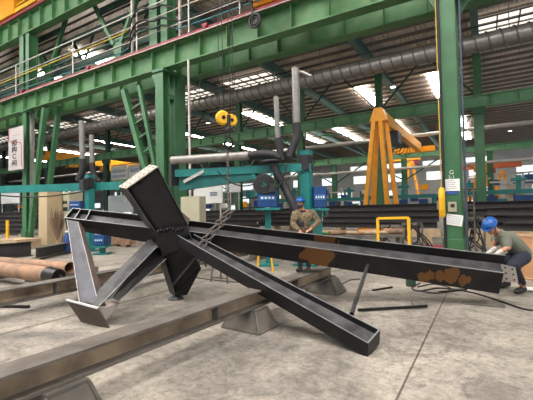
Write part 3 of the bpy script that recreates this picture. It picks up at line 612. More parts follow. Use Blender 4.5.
t = panel('banner', 'white banner with blue print hung mid hall, left of the raised steel end', 'banner', 111, 167, 127.5, 179, 31.5, WHITE, .04, False); scribble(t, 112, 170, 126, 178, 31.5, BTXT, 2, 4)
t = panel('banner', 'second white banner with blue print, right half of the pair', 'banner', 128.2, 165.5, 143, 178.5, 31.5, WHITE, .04, False); scribble(t, 130, 168, 139, 173, 31.5, BTXT, 1, 6)
tag(build('banner_rail', MB().mm((PY(108, 175, 31.6).x, 31.6, PY(115, 166, 31.6).z), (PY(146, 175, 31.6).x, 31.7, PY(115, 165, 31.6).z)), GREYP), 'thin rail the two white banners hang from', 'rail')
panel('white_booth_panel', 'white panels at the far left behind the dark stack', 'panel', 1, 187, 19, 203, 17, WHITE)
panel('white_booth_panel', 'pale panels seen under the teal boom, left of the raised steel end', 'panel', 108, 196, 133, 212, 18, mat('dull_board', s(150, 156, 158), .6))
# low pale beams and clutter strip behind the piece
random.seed(21)
for i, (px0, px1, Y, z, m) in enumerate(((411, 440, 15.5, .3, WOOD), (466, 500, 15.5, .32, WOOD), (500, 533, 14.5, .3, WOOD), (110, 150, 11.5, .25, WOOD), (108, 130, 10.5, .1, RUSTP), (318, 352, 14, .3, WOOD))):
    x0, x1 = xat(px0, Y), xat(px1, Y)
    a = MB(); a.mm((x0, Y, z), (x1, Y+.3, z+.3)); 
    for xx in (x0+.3, x1-.5): a.mm((xx, Y+.02, 0), (xx+.2, Y+.28, z-.001))
    tag(build('pale_bench_beam', a, m, origin=(x0, Y, 0)), 'low pale timber beam, ' + ['behind the yellow frame', 'behind the hanging hoses right of the column', 'at the right edge behind the worker\'s back', 'seen under the left arm of the steel piece', 'rust coloured, beneath the left arm', 'behind the standing worker'][i], 'timber')
# debris around the standing worker's bench
bd = thing('work_bench', 'low cluttered steel bench right of the standing worker', 'bench', (P(355, 250, 10).x, P(355, 250, 10).y, 0))
q0 = P(320, 240, 10.2); q1 = P(402, 240, 9.9); zt_ = .72
build('top', MB().bar((q0.x, q0.y, zt_), (q1.x, q1.y, zt_), .7, .06), SUPP, bd)
for f_ in (.05, .5, .95): pp = q0.lerp(q1, f_); build('leg', MB().bar((pp.x, pp.y, 0), (pp.x, pp.y, zt_-.03), .1, .1), SUPP, bd)
dirb = (q1-q0).normalized()
for i, (f_, L, r, m, ang, nm) in enumerate(((.10, .5, .04, mat('green_tool', s(90, 140, 60), .5), .3, 'green grinder body'), (.28, .8, .06, RUSTP, .5, 'rusty pipe offcut'), (.42, 1.1, .05, WOOD, -.2, 'long pale wooden stick'), (.6, .6, .07, CARD, .3, 'tan roll'), (.75, .7, .05, WOOD, .1, 'short pale stick'), (.9, .5, .08, RUSTP, -.3, 'fat rusty pipe end'))):
    c_ = q0.lerp(q1, f_); c_.z = zt_+.03+r; d_ = Matrix.Rotation(ang, 3, 'Z') @ dirb*L/2; d_.z = 0
    tag(build('bench_offcut', MB().tube([c_-d_, c_+d_], r, 10), m, origin=c_), nm+' lying on the bench behind the long beam', 'offcut')
# yellow inverted U frame
t = thing('yellow_guard_frame', 'yellow pipe guard frame behind the long beam', 'frame', P(393, 262, 9))
fl = P(378, 230, 9.0); fr_ = P(409, 230, 8.9); ztp = P(393, 218, 9).z
build('frame_tube', MB().bar((fl.x, fl.y, 0), (fl.x, fl.y, ztp), .06, .06, V((0, 1, 0))).bar((fr_.x, fr_.y, 0), (fr_.x, fr_.y, ztp), .07, .07, V((0, 1, 0))).bar((fl.x, fl.y, ztp), (fr_.x, fr_.y, ztp), .06, .06), YELLOW, t)
# hanging hoses left and right of column
random.seed(9)
def hoses(label, pxs, Y, pyt, pyb, loc):
    t = thing('hose_bundle', label, 'hose', loc)
    for i in range(9):
        a0_ = PY(random.uniform(*pxs[0]), pyt+random.uniform(-2, 3), Y+random.uniform(-.3, .3)); b0_ = PY(random.uniform(*pxs[1]), pyb, Y+random.uniform(-.4, .4)); b0_.z = .03
        build('hose', MB().tube(smooth_path([a0_, a0_.lerp(b0_, .5)+V((random.uniform(-.3, .3), 0, -.1)), b0_]), .022, 6), RUBBER, t)
    r0 = PY(pxs[0][0]-2, pyt, Y); r1 = PY(pxs[0][1]+2, pyt, Y); r1.z = r0.z
    build('rack', MB().bar(r0, r1, .08, .08).bar(r0, (r0.x, r0.y, 0), .06, .06).bar(r1, (r1.x, r1.y, 0), .06, .06), SUPP, t)
hoses('tangle of black hoses hanging left of the notice column', ((404, 420), (398, 442)), 13, 224, 250, (PY(415, 230, 13).x, 13, 0))
hoses('tangle of black hoses hanging right of the notice column', ((466, 482), (462, 488)), 13, 218, 250, (PY(474, 230, 13).x, 13, 0))
hoses('loose black hoses draped behind the yellow frame', ((380, 398), (376, 412)), 12, 226, 250, (PY(390, 230, 12).x, 12, 0))
t = thing('pipe_rack', 'dark ladder-like rack right of the notice column', 'rack', (PY(470, 210, 12.6).x, 12.6, 0)); x0 = PY(465, 205, 12.6).x; x1 = PY(474, 205, 12.6).x; zt_ = PY(468, 188, 12.6).z
for xx in (x0, x1): build('upright', MB().mm((xx-.02, 12.58, 0), (xx+.02, 12.62, zt_)), SUPP, t)
for k in range(8): build('rung', MB().mm((x0, 12.585, .3+k*.24), (x1, 12.615, .33+k*.24)), SUPP, t)
p = PY(430, 246, 13.2); a = MB()
for k in range(7): a.ell((p.x-.5+k*.14, 13.2+random.uniform(-.1, .1), .1+random.uniform(0, .05)), (.17, .2, random.uniform(.07, .12)))
tag(build('red_cloth', a, PINK, origin=(p.x, 13.2, 0), remesh=.03), 'crumpled red cloth heap left of the green column foot', 'cloth')
# cardboard drum
p = PZ(540, 290, 0); dc = P(544, 287, 7.3); t = thing('cardboard_drum', 'large tan drum at the right edge behind the crouching worker', 'drum', (dc.x, dc.y, 0)); zt_ = P(525, 236, 7.3).z
build('shell', MB().tube([(dc.x, dc.y, 0), (dc.x, dc.y, zt_)], .44, 32), CARD, t); a = MB(); a.ring((dc.x, dc.y, zt_), (0, 0, 1), .44, .015, 32, 6); a.ring((dc.x, dc.y, .03), (0, 0, 1), .44, .015, 32, 6); a.ring((dc.x, dc.y, zt_*.55), (0, 0, 1), .442, .008, 32, 6); build('rim', a, WOOD, t)

# ------------------------------------------------------------------ welding stations
def station(name, label, base, z_boom, left_end, right_end, ztop, stacks, boxes, silver=None):
    t = thing(name, label, 'welding station', base)
    build('post', MB().bar(base, V((base.x, base.y, z_boom+.45)), .26, .26, V((0, 1, 0))), TEAL, t)
    build('base_plate', MB().box(base+V((0, 0, .03)), (.6, .6, .06)), TEAL, t)
    le = V((left_end.x, left_end.y, z_boom)); re = V((right_end.x, right_end.y, z_boom))
    build('boom', MB().bar(le, re, .16, .2 if base.x > -10 else .3), TEAL, t)
    build('swivel_box', MB().box((base.x, base.y-.05, z_boom+.12), (.3, .3, .42)), RUBBER, t, bevel=.02)
    return t, le, re
bR = P(307, 200, 9.7); bR.z = 0; zbm = P(300, 167, 9.5).z
stR, leR, reR = station('welding_station', 'teal welding boom station beside the standing worker', bR, zbm, P(176, 172, 10.5), P(311, 166, 9.6), 0, None, None)
# stepped lower boom and bracing
l0 = P(179, 183, 10.5); a = MB(); a.hexa([l0+V((0, 0, -.22)), P(255, 175, 9.9)+V((0, 0, -.12)), P(255, 175, 9.9)+V((.05, .14, -.12)), l0+V((.05, .14, -.22)), V((l0.x, l0.y, zbm-.11)), V((P(255, 175, 9.9).x, P(255, 175, 9.9).y, zbm-.11)), V((P(255, 175, 9.9).x+.05, P(255, 175, 9.9).y+.14, zbm-.11)), V((l0.x+.05, l0.y+.14, zbm-.11))]); build('lower_boom', a, mat('dark_teal', s(20, 100, 98), .5, var=.3), stR)
build('boom_strut', MB().bar(P(184, 182, 10.4), P(204, 171, 10.2), .05, .08), GREYP, stR)
build('boom_cap', MB().box(P(174, 172, 10.5), (.1, .3, .8)), RUBBER, stR)
def extraction(label, pts_silver, r_s, pts_hose, r_h, arm=None):
    t = thing('fume_extractor_pipe', label, 'pipe', pts_hose[-1])
    build('metal_pipe', MB().tube(pts_silver, r_s, 16), DUCT, t); build('flexible_hose', MB().tube(smooth_path(pts_hose), r_h, 14), RUBBER, t)
    if arm: build('branch', MB().tube(arm, r_s*.35, 10), GREYP, t)
    return t
extraction('taller silver extraction pipe with a black hose, right pair', [P(296.5, 125, 9.6), P(295.3, 68, 9.6)], .1, [P(296.5, 123, 9.6), P(297, 136, 9.6), P(293, 147, 9.6), P(289.5, 157, 9.6)], .105, [P(295.5, 71, 9.6), P(302, 72, 9.6), P(311, 76, 9.6)])
extraction('shorter silver extraction pipe with a black hose, right pair', [P(278, 142, 9.6), P(276, 97, 9.6)], .07, [P(278, 138, 9.6), P(280, 150, 9.6), P(282, 160, 9.6)], .09)
t = extraction('horizontal silver pipe with a black hose end above the teal boom', [P(172, 160.5, 10.4), P(250, 155.5, 9.8)], .12, [P(249, 155.5, 9.8), P(262, 154, 9.7), P(273, 155, 9.6), P(279, 158, 9.6)], .115)
t = thing('fume_hose', 'thick black fume hose dropping behind the standing worker', 'hose', P(296, 205, 9.5)); build('hose', MB().tube(smooth_path([P(273, 161, 9.6), P(276, 172, 9.6), P(284, 186, 9.6), P(290, 198, 9.5), P(297, 212, 9.4)]), .11, 14), RUBBER, t)
build('hood', MB().ell(P(270, 161.5, 9.6), (.3, .2, .06)), RUBBER, t)
def welder(label, x0, y0, x1, y1, d, feeder=None):
    A = P((x0+x1)/2, y1, d); w = (x1-x0)*d/FPX; h = (y1-y0)*d/FPX; base = V((A.x, A.y, 0))
    R = Matrix.Rotation(YAW, 3, 'Z'); t = thing('welding_machine', label, 'welding machine', base)
    build('case', MB().box(V((A.x, A.y, A.z+h/2)), (w, .6, h), R), BLUE, t, bevel=.02)
    build('front_panel', MB().box(V((A.x, A.y, A.z+h/2))+R @ V((0, -.31, 0)), (w*.8, .01, h*.25), R), mat('panel_blue', s(60, 110, 170), .5), t)
    a = MB()
    for k in range(4): a.box(V((A.x, A.y, A.z+h/2))+R @ V((-w*.27+k*w*.18, -.32, .0)), (w*.1, .006, h*.1), R)
    build('panel_marks', a, WTXT, t)
    build('tray', MB().box(V((A.x, A.y, A.z-.04)), (w*1.25, .7, .06), R), TEAL, t)
    build('stand', MB().box(V((A.x, A.y, (A.z-.07)/2)), (.16, .16, A.z-.07), R).box(V((A.x, A.y, .03)), (.5, .5, .06), R), TEAL, t)
    return t
welder('blue welding machine left of the standing worker', 258, 189, 277.5, 207.5, 9.8)
welder('blue welding machine right of the standing worker, beside the teal post', 312, 187, 325, 208, 9.9)
welder('small blue welding machine beside the left teal post', 73, 201, 84, 209, 14.6)
welder('blue welding machine seen beneath the left arm of the steel piece', 97, 234, 108, 245, 13.2)
c_ = P(264, 184, 9.5); t = thing('wire_feeder', 'dark coil wire feeder above the blue welding machine', 'wire feeder', c_+V((0, 0, -.35)))
R = Matrix.Rotation(YAW, 3, 'Z'); fd = R @ V((0, 1, 0)); a = MB()
for r_ in (.1, .15, .2, .24): a.ring(c_, fd, r_, .03, 22, 6)
build('wire_coil', a, RUBBER, t); build('frame', MB().bar(c_+R @ V((-.3, .05, .25)), c_+R @ V((.25, .05, -.3)), .05, .06).bar(c_+R @ V((-.25, .05, -.3)), c_+R @ V((.25, .05, .3)), .05, .06), TEAL, t)
build('motor', MB().box(c_+R @ V((.22, -.05, -.12)), (.16, .2, .22), R), RUBBER, t, bevel=.02); build('hoses', MB().tube(arc(c_+V((-.1, 0, .1)), c_+R @ V((-1.2, 0, .35)), .25), .02, 6).tube(arc(c_+V((.2, 0, 0)), c_+R @ V((.6, 0, .5)), .3), .02, 6), CABLE, t)
bL = PZ(90, 251, 0); zbL = P(90, 187, 14.9).z
stL, leL, reL = station('welding_station', 'teal welding boom station at the far left', bL, zbL, P(-12, 191, 15.5), P(122, 186, 14.6), 0, None, None)
build('underslung_cable', MB().tube(arc(leL+V((0, 0, -.15)), V((bL.x, bL.y, zbL-.15)), .2, 14), .03, 6), CABLE, stL)
extraction('taller silver extraction pipe with a black hose, left pair', [P(82.5, 161, 15), P(81.5, 121, 15)], .11, [P(82.5, 159, 15), P(83, 168, 15), P(81, 175, 15), P(78.5, 181, 15)], .14, [P(81.5, 123, 15), P(86, 122, 15)])
extraction('shorter silver extraction pipe with a black hose, left pair', [P(92, 165, 15), P(91.5, 135, 15)], .1, [P(92, 163, 15), P(93, 171, 15), P(96, 178, 15), P(100, 182, 15)], .12)
build('swivel_motor', MB().box(V((bL.x, bL.y-.2, zbL+.05)), (.26, .3, .4)), RUBBER, stL)

# ------------------------------------------------------------------ floor beams on stands
def stand(label, cx, cy, w0, w1, d0, d1, h, ang=0, m=SUPP):
    t = thing('trestle_stand', label, 'stand', (cx, cy, 0)); R = Matrix.Rotation(ang, 3, 'Z')
    lo = [(-w0/2, -d0/2), (w0/2, -d0/2), (w0/2, d0/2), (-w0/2, d0/2)]; hi = [(-w1/2, -d1/2), (w1/2, -d1/2), (w1/2, d1/2), (-w1/2, d1/2)]
    B = [V((cx, cy, 0))+R @ V((x, y, 0)) for x, y in lo]; T = [V((cx, cy, h))+R @ V((x, y, 0)) for x, y in hi]
    k = .06; a = MB()
    I = [p.lerp(V((cx, cy, 0)), k) for p in B]; J = [p.lerp(V((cx, cy, h)), k*.7)+V((0, 0, -.015)) for p in T]
    # body panels set in between edge bars
    a.hexa([p+V((0, 0, .02)) for p in I]+J); build('body_panels', a, m, t)
    e = MB()
    for i in range(4): e.bar(B[i]+V((0, 0, .012)), T[i]+V((0, 0, -.012)), .018, .018); e.bar(B[i]+V((0, 0, .012)), B[(i+1) % 4]+V((0, 0, .012)), .024, .024)
    build('edge_bars', e, m, t)
    build('top_plate', MB().hexa([p+V((0, 0, -.02)) for p in T]+T), m, t)
    return t
def floor_beam(name, label, c0, c1, w, zb, zt, stiff, mflange=BEAMG, mweb=BEAMW):
    c0 = V(c0); c1 = V(c1); t = thing(name, label, 'steel beam', ((c0+c1)/2)[:2]+(zb,)); L = (c1-c0).length; d = (c1-c0).normalized(); sd = V((d.y, -d.x, 0)); th = .022
    def slab(o, ww, z0, z1, a=0, b_=L): return [c0+d*x+sd*(o+y)+V((0, 0, z)) for z in (z0, z1) for x, y in ((a, -ww/2), (b_, -ww/2), (b_, ww/2), (a, ww/2))]
    build('top_flange', MB().hexa(slab(0, w, zt-th, zt)), mflange, t); build('bottom_flange', MB().hexa(slab(0, w, zb, zb+th)), mflange, t)
    build('web', MB().hexa(slab(0, .018, zb+th, zt-th)), mweb, t)
    for f in stiff: build('stiffener', MB().hexa(slab(0, w*.94, zb+th, zt-th, f-.008, f+.008)), mflange, t)
    return t
floor_beam('floor_beam', 'long grey steel beam on stands crossing the foreground', (-2.76, .2, 0), (-2.47, 6.28, 0), .235, .255, .455, (.9, 2.95, 4.7))
stand('trestle stand under the foreground beam, cut by the bottom edge', -2.72, 1.50, .50, .36, .46, .3, .253)
stand('trestle stand under the middle of the foreground beam', -2.60, 3.86, .56, .36, .42, .26, .253, -.05)
stand('trestle stand under the far end of the foreground beam', -2.50, 6.12, .60, .34, .40, .26, .253, -.05)
floor_beam('floor_beam', 'dusty yellowed beam lying behind the left foot of the steel piece', (-5.98, .6, 0), (-6.1, 11.0, 0), .26, .18, .4, (2.7, 6.0, 8.0))
stand('trestle stand under the rear yellowed beam, by the V member', -6.02, 4.1, .5, .3, .42, .28, .178)
stand('trestle stand under the rear yellowed beam, right end', -6.08, 9.6, .5, .3, .42, .28, .178)
p = PZ(0, 396, .25)
t = floor_beam('floor_beam', 'short dark beam end in the bottom left corner', PZ(-14, 404, .2).to_2d().to_3d(), PZ(25, 393, .2).to_2d().to_3d(), .1, .06, .2, (), SUPP, SUPP)
floor_beam('floor_beam', 'dark beam behind the rusty tubes at the left', PZ(-12, 254, .2).to_2d().to_3d(), PZ(31, 250, .2).to_2d().to_3d(), .3, 0, .5, (), STEELB, DARKSTK)
floor_beam('floor_beam', 'thin dark beam lying between the broom and the V member', PZ(36, 257, .1).to_2d().to_3d(), PZ(73, 249, .1).to_2d().to_3d(), .3, .05, .4, (), BEAMG, DARKSTK)
floor_beam('floor_beam', 'dark steel section under the long beam beside the front stand', PZ(186, 254, .3).to_2d().to_3d(), PZ(150, 262, .3).to_2d().to_3d(), .25, .15, .38, (), STEELB, DARKSTK)
# rusty tubes
def tube_thing(name, label, cat, p0, p1, r, m, collar=None, n=20):
    t = thing(name, label, cat, (p0+p1)/2-V((0, 0, r)))
    a = MB(); d = (p1-p0).normalized(); a.tube([p0, p1], r, n, False); a.tube([p1, p0], r*.9, n, False)
    build('wall', a, m, t); q = MB(); q.ring(p0, d, r*.95, r*.06, n, 4); q.ring(p1, d, r*.95, r*.06, n, 4); build('rim', q, m, t)
    return t
pa = PZ(-12, 267, .3); pb = PZ(50, 275, .3)
t = tube_thing('rusty_tube', 'front rust brown steel tube with a dark cut end, left', 'tube', pa, pb, .15, RUSTP)
dd = (pb-pa).normalized(); a = MB(); a.tube([pb-dd*.05, pb+dd*.3], [.158, .13], 16); a.prism([pb+V((0, 0, .17)), pb+dd*.55+V((0, 0, -.1)), pb+V((0, 0, -.15))], (.02, .02, 0)); build('dark_cut_end', a, STEELB, t)
t = tube_thing('rusty_tube', 'rear rust brown steel tube lying behind the front one', 'tube', PZ(-12, 261, .32), PZ(70, 268, .32), .13, RUSTP)
for i, (px, py) in enumerate(((8, 277), (42, 280), (66, 277))):
    p = PZ(px, py, 0); tag(build('tube_cradle', MB().mm((p.x-.12, p.y-.3, 0), (p.x+.12, p.y+.75, .148)), SUPP, origin=(p.x, p.y, 0)), 'dark bearer block under the rusty tubes, ' + ['left', 'middle', 'right'][i], 'block')
# rods and plates on the floor
def rod(label, p0, p1, w, h, name='steel_rod', lift=0, m=None):
    p0 = V((p0.x, p0.y, h/2+lift)); p1 = V((p1.x, p1.y, h/2+lift)); return tag(build(name, MB().bar(p0, p1, w, h), m or STEELB, origin=p0), label, 'rod' if name == 'steel_rod' else 'plate')
t = thing('steel_rod', 'long dark rod with two upright pins lying right of the pipe strut', 'rod', PZ(392, 310)); A, B = PZ(358, 312), PZ(427, 308); A.z = B.z = .03
build('bar', MB().bar(A, B, .035, .035), STEELB, t)
for f_ in (.92, .8): pp = A.lerp(B, f_); build('pin', MB().bar(pp, pp+V((-.06, .25, .02)), .025, .03), SUPP, t)
rod('short dark rod on the floor near the foot of the long beam', PZ(373, 291), PZ(392, 288), .04, .03)
rod('dark rod on the floor at the left edge', PZ(-8, 307.5), PZ(29, 308), .05, .04)
rod('flat dark bar on the floor at the right', PZ(462, 303), PZ(505, 307), .16, .02, 'flat_bar', 0, SUPP)
rod('dark strip of steel under the end of the long beam', PZ(440, 293), PZ(466, 290), .06, .03)
for i, (pts, r_) in enumerate((([(420, 283), (412, 288), (420, 291), (440, 288), (470, 292), (500, 301), (524, 309), (545, 311)], .014), ([(300, 268), (312, 276), (318, 284), (305, 289)], .011), ([(418, 287), (432, 284), (445, 286), (452, 290), (436, 293), (420, 291)], .012), ([(322, 283), (340, 284), (350, 280), (360, 279)], .01), ([(180, 275), (205, 279), (235, 282), (254, 283)], .01))):
    a = MB().tube(smooth_path([PZ(x, y, r_) for x, y in pts], 5), r_, 6); tag(build('floor_cable', a, CABLE, origin=PZ(*pts[0])), 'black cable on the floor, ' + ['long, sweeping right under the beam end', 'curling beside the far stand', 'coiled under the orange-stained beam end', 'right of the far stand', 'running under the right diagonal member'][i], 'cable')
p = PZ(411, 286); t = thing('green_bottle_jack', 'small green jack on the floor under the long beam', 'jack', p)
build('body', MB().tube([p, p+V((0, 0, .14))], .09, 14), DGREEN, t); build('ram', MB().tube([p+V((0, 0, .14)), p+V((0, 0, .2))], .04, 10), SUPP, t)
# little stands
p = PZ(222, 282); t = thing('pipe_stool', 'small rusty pipe stool under the chain', 'stool', p); L4 = [V((-.22, -.1, 0)), V((.22, -.1, 0)), V((.2, .22, 0)), V((-.2, .22, 0))]
for q in L4: build('leg', MB().bar(p+q, p+q*.7+V((0, 0, .42)), .03, .03), SUPP, t)
build('seat', MB().box(p+V((0, .05, .43)), (.36, .26, .03)), RUSTP, t); build('rung', MB().bar(p+L4[0]*.9+V((0, 0, .1)), p+L4[1]*.9+V((0, 0, .1)), .025, .025), SUPP, t)
def saw(label, pts, d0):
    b0 = P(*pts[0], d0); b0.z = 0; b1 = P(*pts[1], d0); b1.z = 0; h = .72; mid = (b0+b1)/2; t = thing('yellow_trestle', label, 'trestle', mid); off = V((.35*fw.x, .35*fw.y, 0))
    for b_ in (b0, b1):
        tt = b_.lerp(mid, .35); tt.z = h; build('leg', MB().bar(b_, tt, .04, .04), YELLOW, t); build('leg', MB().bar(b_+off, tt+off*.5, .04, .04), YELLOW, t)
    u0 = b0.lerp(mid, .35); u1 = b1.lerp(mid, .35); u0.z = u1.z = h; build('top_bar', MB().bar(u0+off*.25, u1+off*.25, .1, .05), YELLOW, t)
saw('yellow trestle under the right diagonal, seen below the long beam', ((257, 271), (273, 271)), 8.6)
saw('yellow trestle behind the chain, above the long beam', ((238, 250), (260, 250)), 12.5)

# ------------------------------------------------------------------ the welded steel piece
def corners(FT, FB, BT, dF, dB, dBT):
    a = P(*FT, dF); b_ = P(*FB, dB); c_ = P(*BT, dBT); return a, b_, c_, c_+(b_-a)
def member(prefix, S0, S1, root, mf, mw, t=.014, web=.5, mf2=None, edge=None):
    # S = (FT, FB, BT, BB) at each end; flange 1 between FT-FB, flange 2 between BT-BB, web across at fraction web
    def plate(a0, b0, a1, b1, d0, d1):
        return [a0, b0, b1, a1, a0+d0, b0+d0, b1+d1, a1+d1]
    w0 = (S0[2]-S0[0]).normalized(); w1 = (S1[2]-S1[0]).normalized(); h0 = (S0[1]-S0[0]).normalized(); h1 = (S1[1]-S1[0]).normalized()
    fs = []
    def edged(a0, b0, a1, b1, d0, d1, nm, m):
        # plate plus a bright strip along one edge as a separate part
        o = build(nm, MB().hexa(plate(a0, b0, a1, b1, d0, d1)), m, root); e = MB(); k0 = h0*-.001; k1 = h1*-.001
        e.hexa([a0+k0*3, a0+k0*3+d0, a1+k1*3+d1, a1+k1*3, a0+h0*.006, a0+h0*.006+d0, a1+h1*.006+d1, a1+h1*.006])
        build('bright_edge', e, edge or STEELE, o); return o
    f1 = edged(S0[0], S0[1], S1[0], S1[1], w0*t, w1*t, 'flange', mf)
    f2 = edged(S0[2]-w0*t, S0[3]-w0*t, S1[2]-w1*t, S1[3]-w1*t, w0*t, w1*t, 'flange', mf2 or mf)
    c00 = S0[0].lerp(S0[1], web)+w0*t; c01 = S0[2].lerp(S0[3], web)-w0*t; c10 = S1[0].lerp(S1[1], web)+w1*t; c11 = S1[2].lerp(S1[3], web)-w1*t
    w = build('web', MB().hexa([c00, c01, c11, c10, c00+h0*t, c01+h0*t, c11+h1*t, c10+h1*t]), mw, root)
    return f1, f2, w
piece = thing('welded_steel_node', 'large black welded steel joint piece with four arms, hung on a chain', 'steel structure', PZ(178, 299))
patch = steel_patch('mill_scale_primer_patches', STEELB, [(P(318, 255, 5.75), .2), (P(309, 252, 5.8), .15), (P(327, 254, 5.72), .13), (P(452, 274, 5.4), .13), (P(432, 277, 5.4), .09), (P(440, 276, 5.4), .09), (P(422, 277, 5.45), .07), (P(462, 278, 5.4), .1), (P(456, 270, 5.4), .06)])
patchb = steel_patch('mill_scale_primer_back', STEELB, [(P(328, 240, 6.05), .15), (P(318, 238, 6.1), .13), (P(338, 241, 6.05), .1)])
# right arm
S0 = corners((170, 229), (168, 241.5), (176, 219), 6.05, 6.12, 6.38)
S1 = corners((504, 273), (499, 294), (505.5, 255), 5.25, 5.32, 5.58)
member('right', S0, S1, piece, patch, STEELW, web=.42, mf2=patchb)
# stiffener near node of the right arm
def stiff(S0, S1, f, root=piece, depth=.42, t=.012, m=STEELB):
    q = [S0[i].lerp(S1[i], f) for i in range(4)]; ax = (S1[0]-S0[0]).normalized()*t
    a = q[0]; b_ = q[2]; c_ = q[2].lerp(q[3], depth); d_ = q[0].lerp(q[1], depth); o = build('stiffener', MB().prism([a, b_, c_, d_], ax), m, root)
    build('bright_edge', MB().bar(a+ax/2, b_+ax/2, t*1.1, .008), STEELE, o)
stiff(S0, S1, .045)
# left arm
T0 = corners((64.5, 217.8), (66.5, 229), (72.5, 208), 6.4, 6.44, 6.68)
T1 = corners((162, 229.3), (160, 244.5), (155, 216), 6.1, 6.15, 6.4)
member('left', T0, T1, piece, STEELB, STEELW, web=.42)
for f_ in (.0, .1, .22): stiff(T0, T1, f_)
# plate with bolt holes at the end of the long arm
def holed(name, quad, rows, cols, t, m, root, r, normal):
    q = [V(x) for x in quad]; o = build(name, MB().prism(q, normal*t), m, root); a = MB()
    for i in range(rows):
        for j in range(cols):
            u = (j+.5)/cols; v = (i+.5)/rows; p_ = q[0].lerp(q[1], u).lerp(q[3].lerp(q[2], u), v); a.tube([p_-normal*.004, p_+normal*(t+.004)], r, 10)
    build('bolt_hole', a, RUBBER, o); return o
qd = [P(501, 264, 5.5), P(515.5, 267.5, 5.46), P(518.5, 283, 5.44), P(503, 281, 5.5)]
nrm = (qd[1]-qd[0]).cross(qd[3]-qd[0]).normalized()
holed('splice_plate', qd, 3, 2, .012, mat('grey_plate', s(150, 140, 132), .6, .2), piece, .014, -nrm if nrm.dot(fw) < 0 else nrm)
# upper stub
U0 = (P(126.5, 189.2, 5.95), P(119, 187.6, 6.25), P(158.3, 167.2, 5.85), P(150, 165.6, 6.15))
U1 = (P(160, 240, 6.0), P(153, 236, 6.3), P(188, 224, 5.9), P(181, 221, 6.2))
member('upper', U0, U1, piece, STEELB, STEELB, web=.22, t=.016, edge=STEELK)
ax = (U1[0]-U0[0]).normalized(); topq = [U0[1]-ax*.02, U0[3]-ax*.02, U0[2]-ax*.02, U0[0]-ax*.02]
holed('bolted_end_plate', topq, 2, 7, .018, mat('pale_end_plate', s(176, 168, 156), .55, .1, var=.15, scale=12), piece, .014, ax)
build('stiffener', MB().prism([U0[0].lerp(U0[2], .36)+ax*.02, U0[1].lerp(U0[3], .36)+ax*.02, U0[1].lerp(U0[3], .36)+ax*.3], (U0[2]-U0[0]).normalized()*.014), STEELB, piece)
# lower stub with clipped corner
W0 = (P(158, 241, 6.0), P(152, 237, 6.25), P(187.5, 224, 5.9), P(182, 221, 6.15))
W1 = (P(174.5, 294, 6.06), P(168.5, 289.5, 6.3), P(201, 268.5, 5.94), P(195, 264.5, 6.18))
member('lower', W0, W1, piece, STEELB, STEELB, web=.22, t=.016, edge=STEELK)
build('end_gusset', MB().prism([P(168, 276, 6.1), P(175.5, 297, 6.1), P(187, 295, 6.1), P(200.5, 269.5, 6.0), P(197, 255, 6.0)], fw*.016), STEELB, piece)
e0, e1 = W1[0], W1[2]; dn = (W1[0]-W0[0]).normalized()
tip = P(180, 296.5, 6.06); build('end_plate', MB().hexa([W1[0], W1[2], W1[3], W1[1], W1[0]+dn*.05, W1[2]+dn*.012, W1[3]+dn*.012, W1[1]+dn*.05]), STEELB, piece)
build('stiffener', MB().prism([W0[0].lerp(W1[0], .86)+dn*0, W0[2].lerp(W1[2], .72), W0[2].lerp(W1[2], .72)+(W0[3]-W0[2])*.25, W0[0].lerp(W1[0], .86)+(W0[1]-W0[0])*.25], dn*.014), STEELK, piece)
fp = PZ(176, 298.5, .01); build('foot_plate', MB().tube([V((fp.x, fp.y, .0)), V((fp.x, fp.y, .03)), V((fp.x, fp.y, .06))], [.13, .12, .05], 14), STEELW, piece)
# gusset pieces around the joint
build('gusset', MB().prism([P(166, 203, 6.12), P(171, 203, 6.1), P(190, 219, 6.08), P(186, 226, 6.05), P(176, 222, 6.05)], fw*.014), mat('rusty_gusset', s(96, 80, 72), .6, .3), piece)
build('gusset', MB().prism([P(152, 232, 5.96), P(172, 226, 5.92), P(190, 226, 5.9), P(186, 246, 5.93), P(164, 256, 5.97)], fw*.014), STEELB, piece)
# weld beads and lugs
a = MB(); random.seed(4)
for k in range(9): a.ell(P(158+k*3.0, 233-k*.6+random.uniform(-2, 2), 5.9), (.02, .02, .035))
build('weld_bead', a, STEELB, piece)
# right diagonal arm
D0 = corners((176, 234.5), (173, 244), (186, 230), 5.95, 6.0, 6.15)
D1 = corners((367, 343), (366.2, 357.6), (379, 329.5), 3.6, 3.61, 3.83)
member('diag', D0, D1, piece, STEELB, mat('lit_diagonal_web', s(104, 104, 108), .42, .5, col2=s(62, 60, 62), scale=5, bump=.15), web=.4, t=.012)  # web lightened to stand for light falling into the trough, grey mottling
dx = (D1[0]-D0[0]).normalized(); o = build('end_plate', MB().prism([D1[0], D1[2], D1[3], D1[1]], dx*.014), STEELB, piece)
build('bright_edge', MB().bar(D1[0]+dx*.007+V((0, 0, .003)), D1[2]+dx*.007+V((0, 0, .003)), .016, .008), STEELE, o)
# left diagonal arm: flange seen broad side, toned as lit; darker trough below it
L0 = (P(157, 246, 5.98), P(150, 238, 6.22), P(166.5, 259, 5.98), P(160, 251, 6.2))
L1 = (P(97.5, 307, 4.68), P(87, 301, 4.9), P(119, 301, 4.72), P(108, 295, 4.94))
member('ldiag', L0, L1, piece, STEELW, STEELB, web=.5, t=.012, mf2=STEELB)
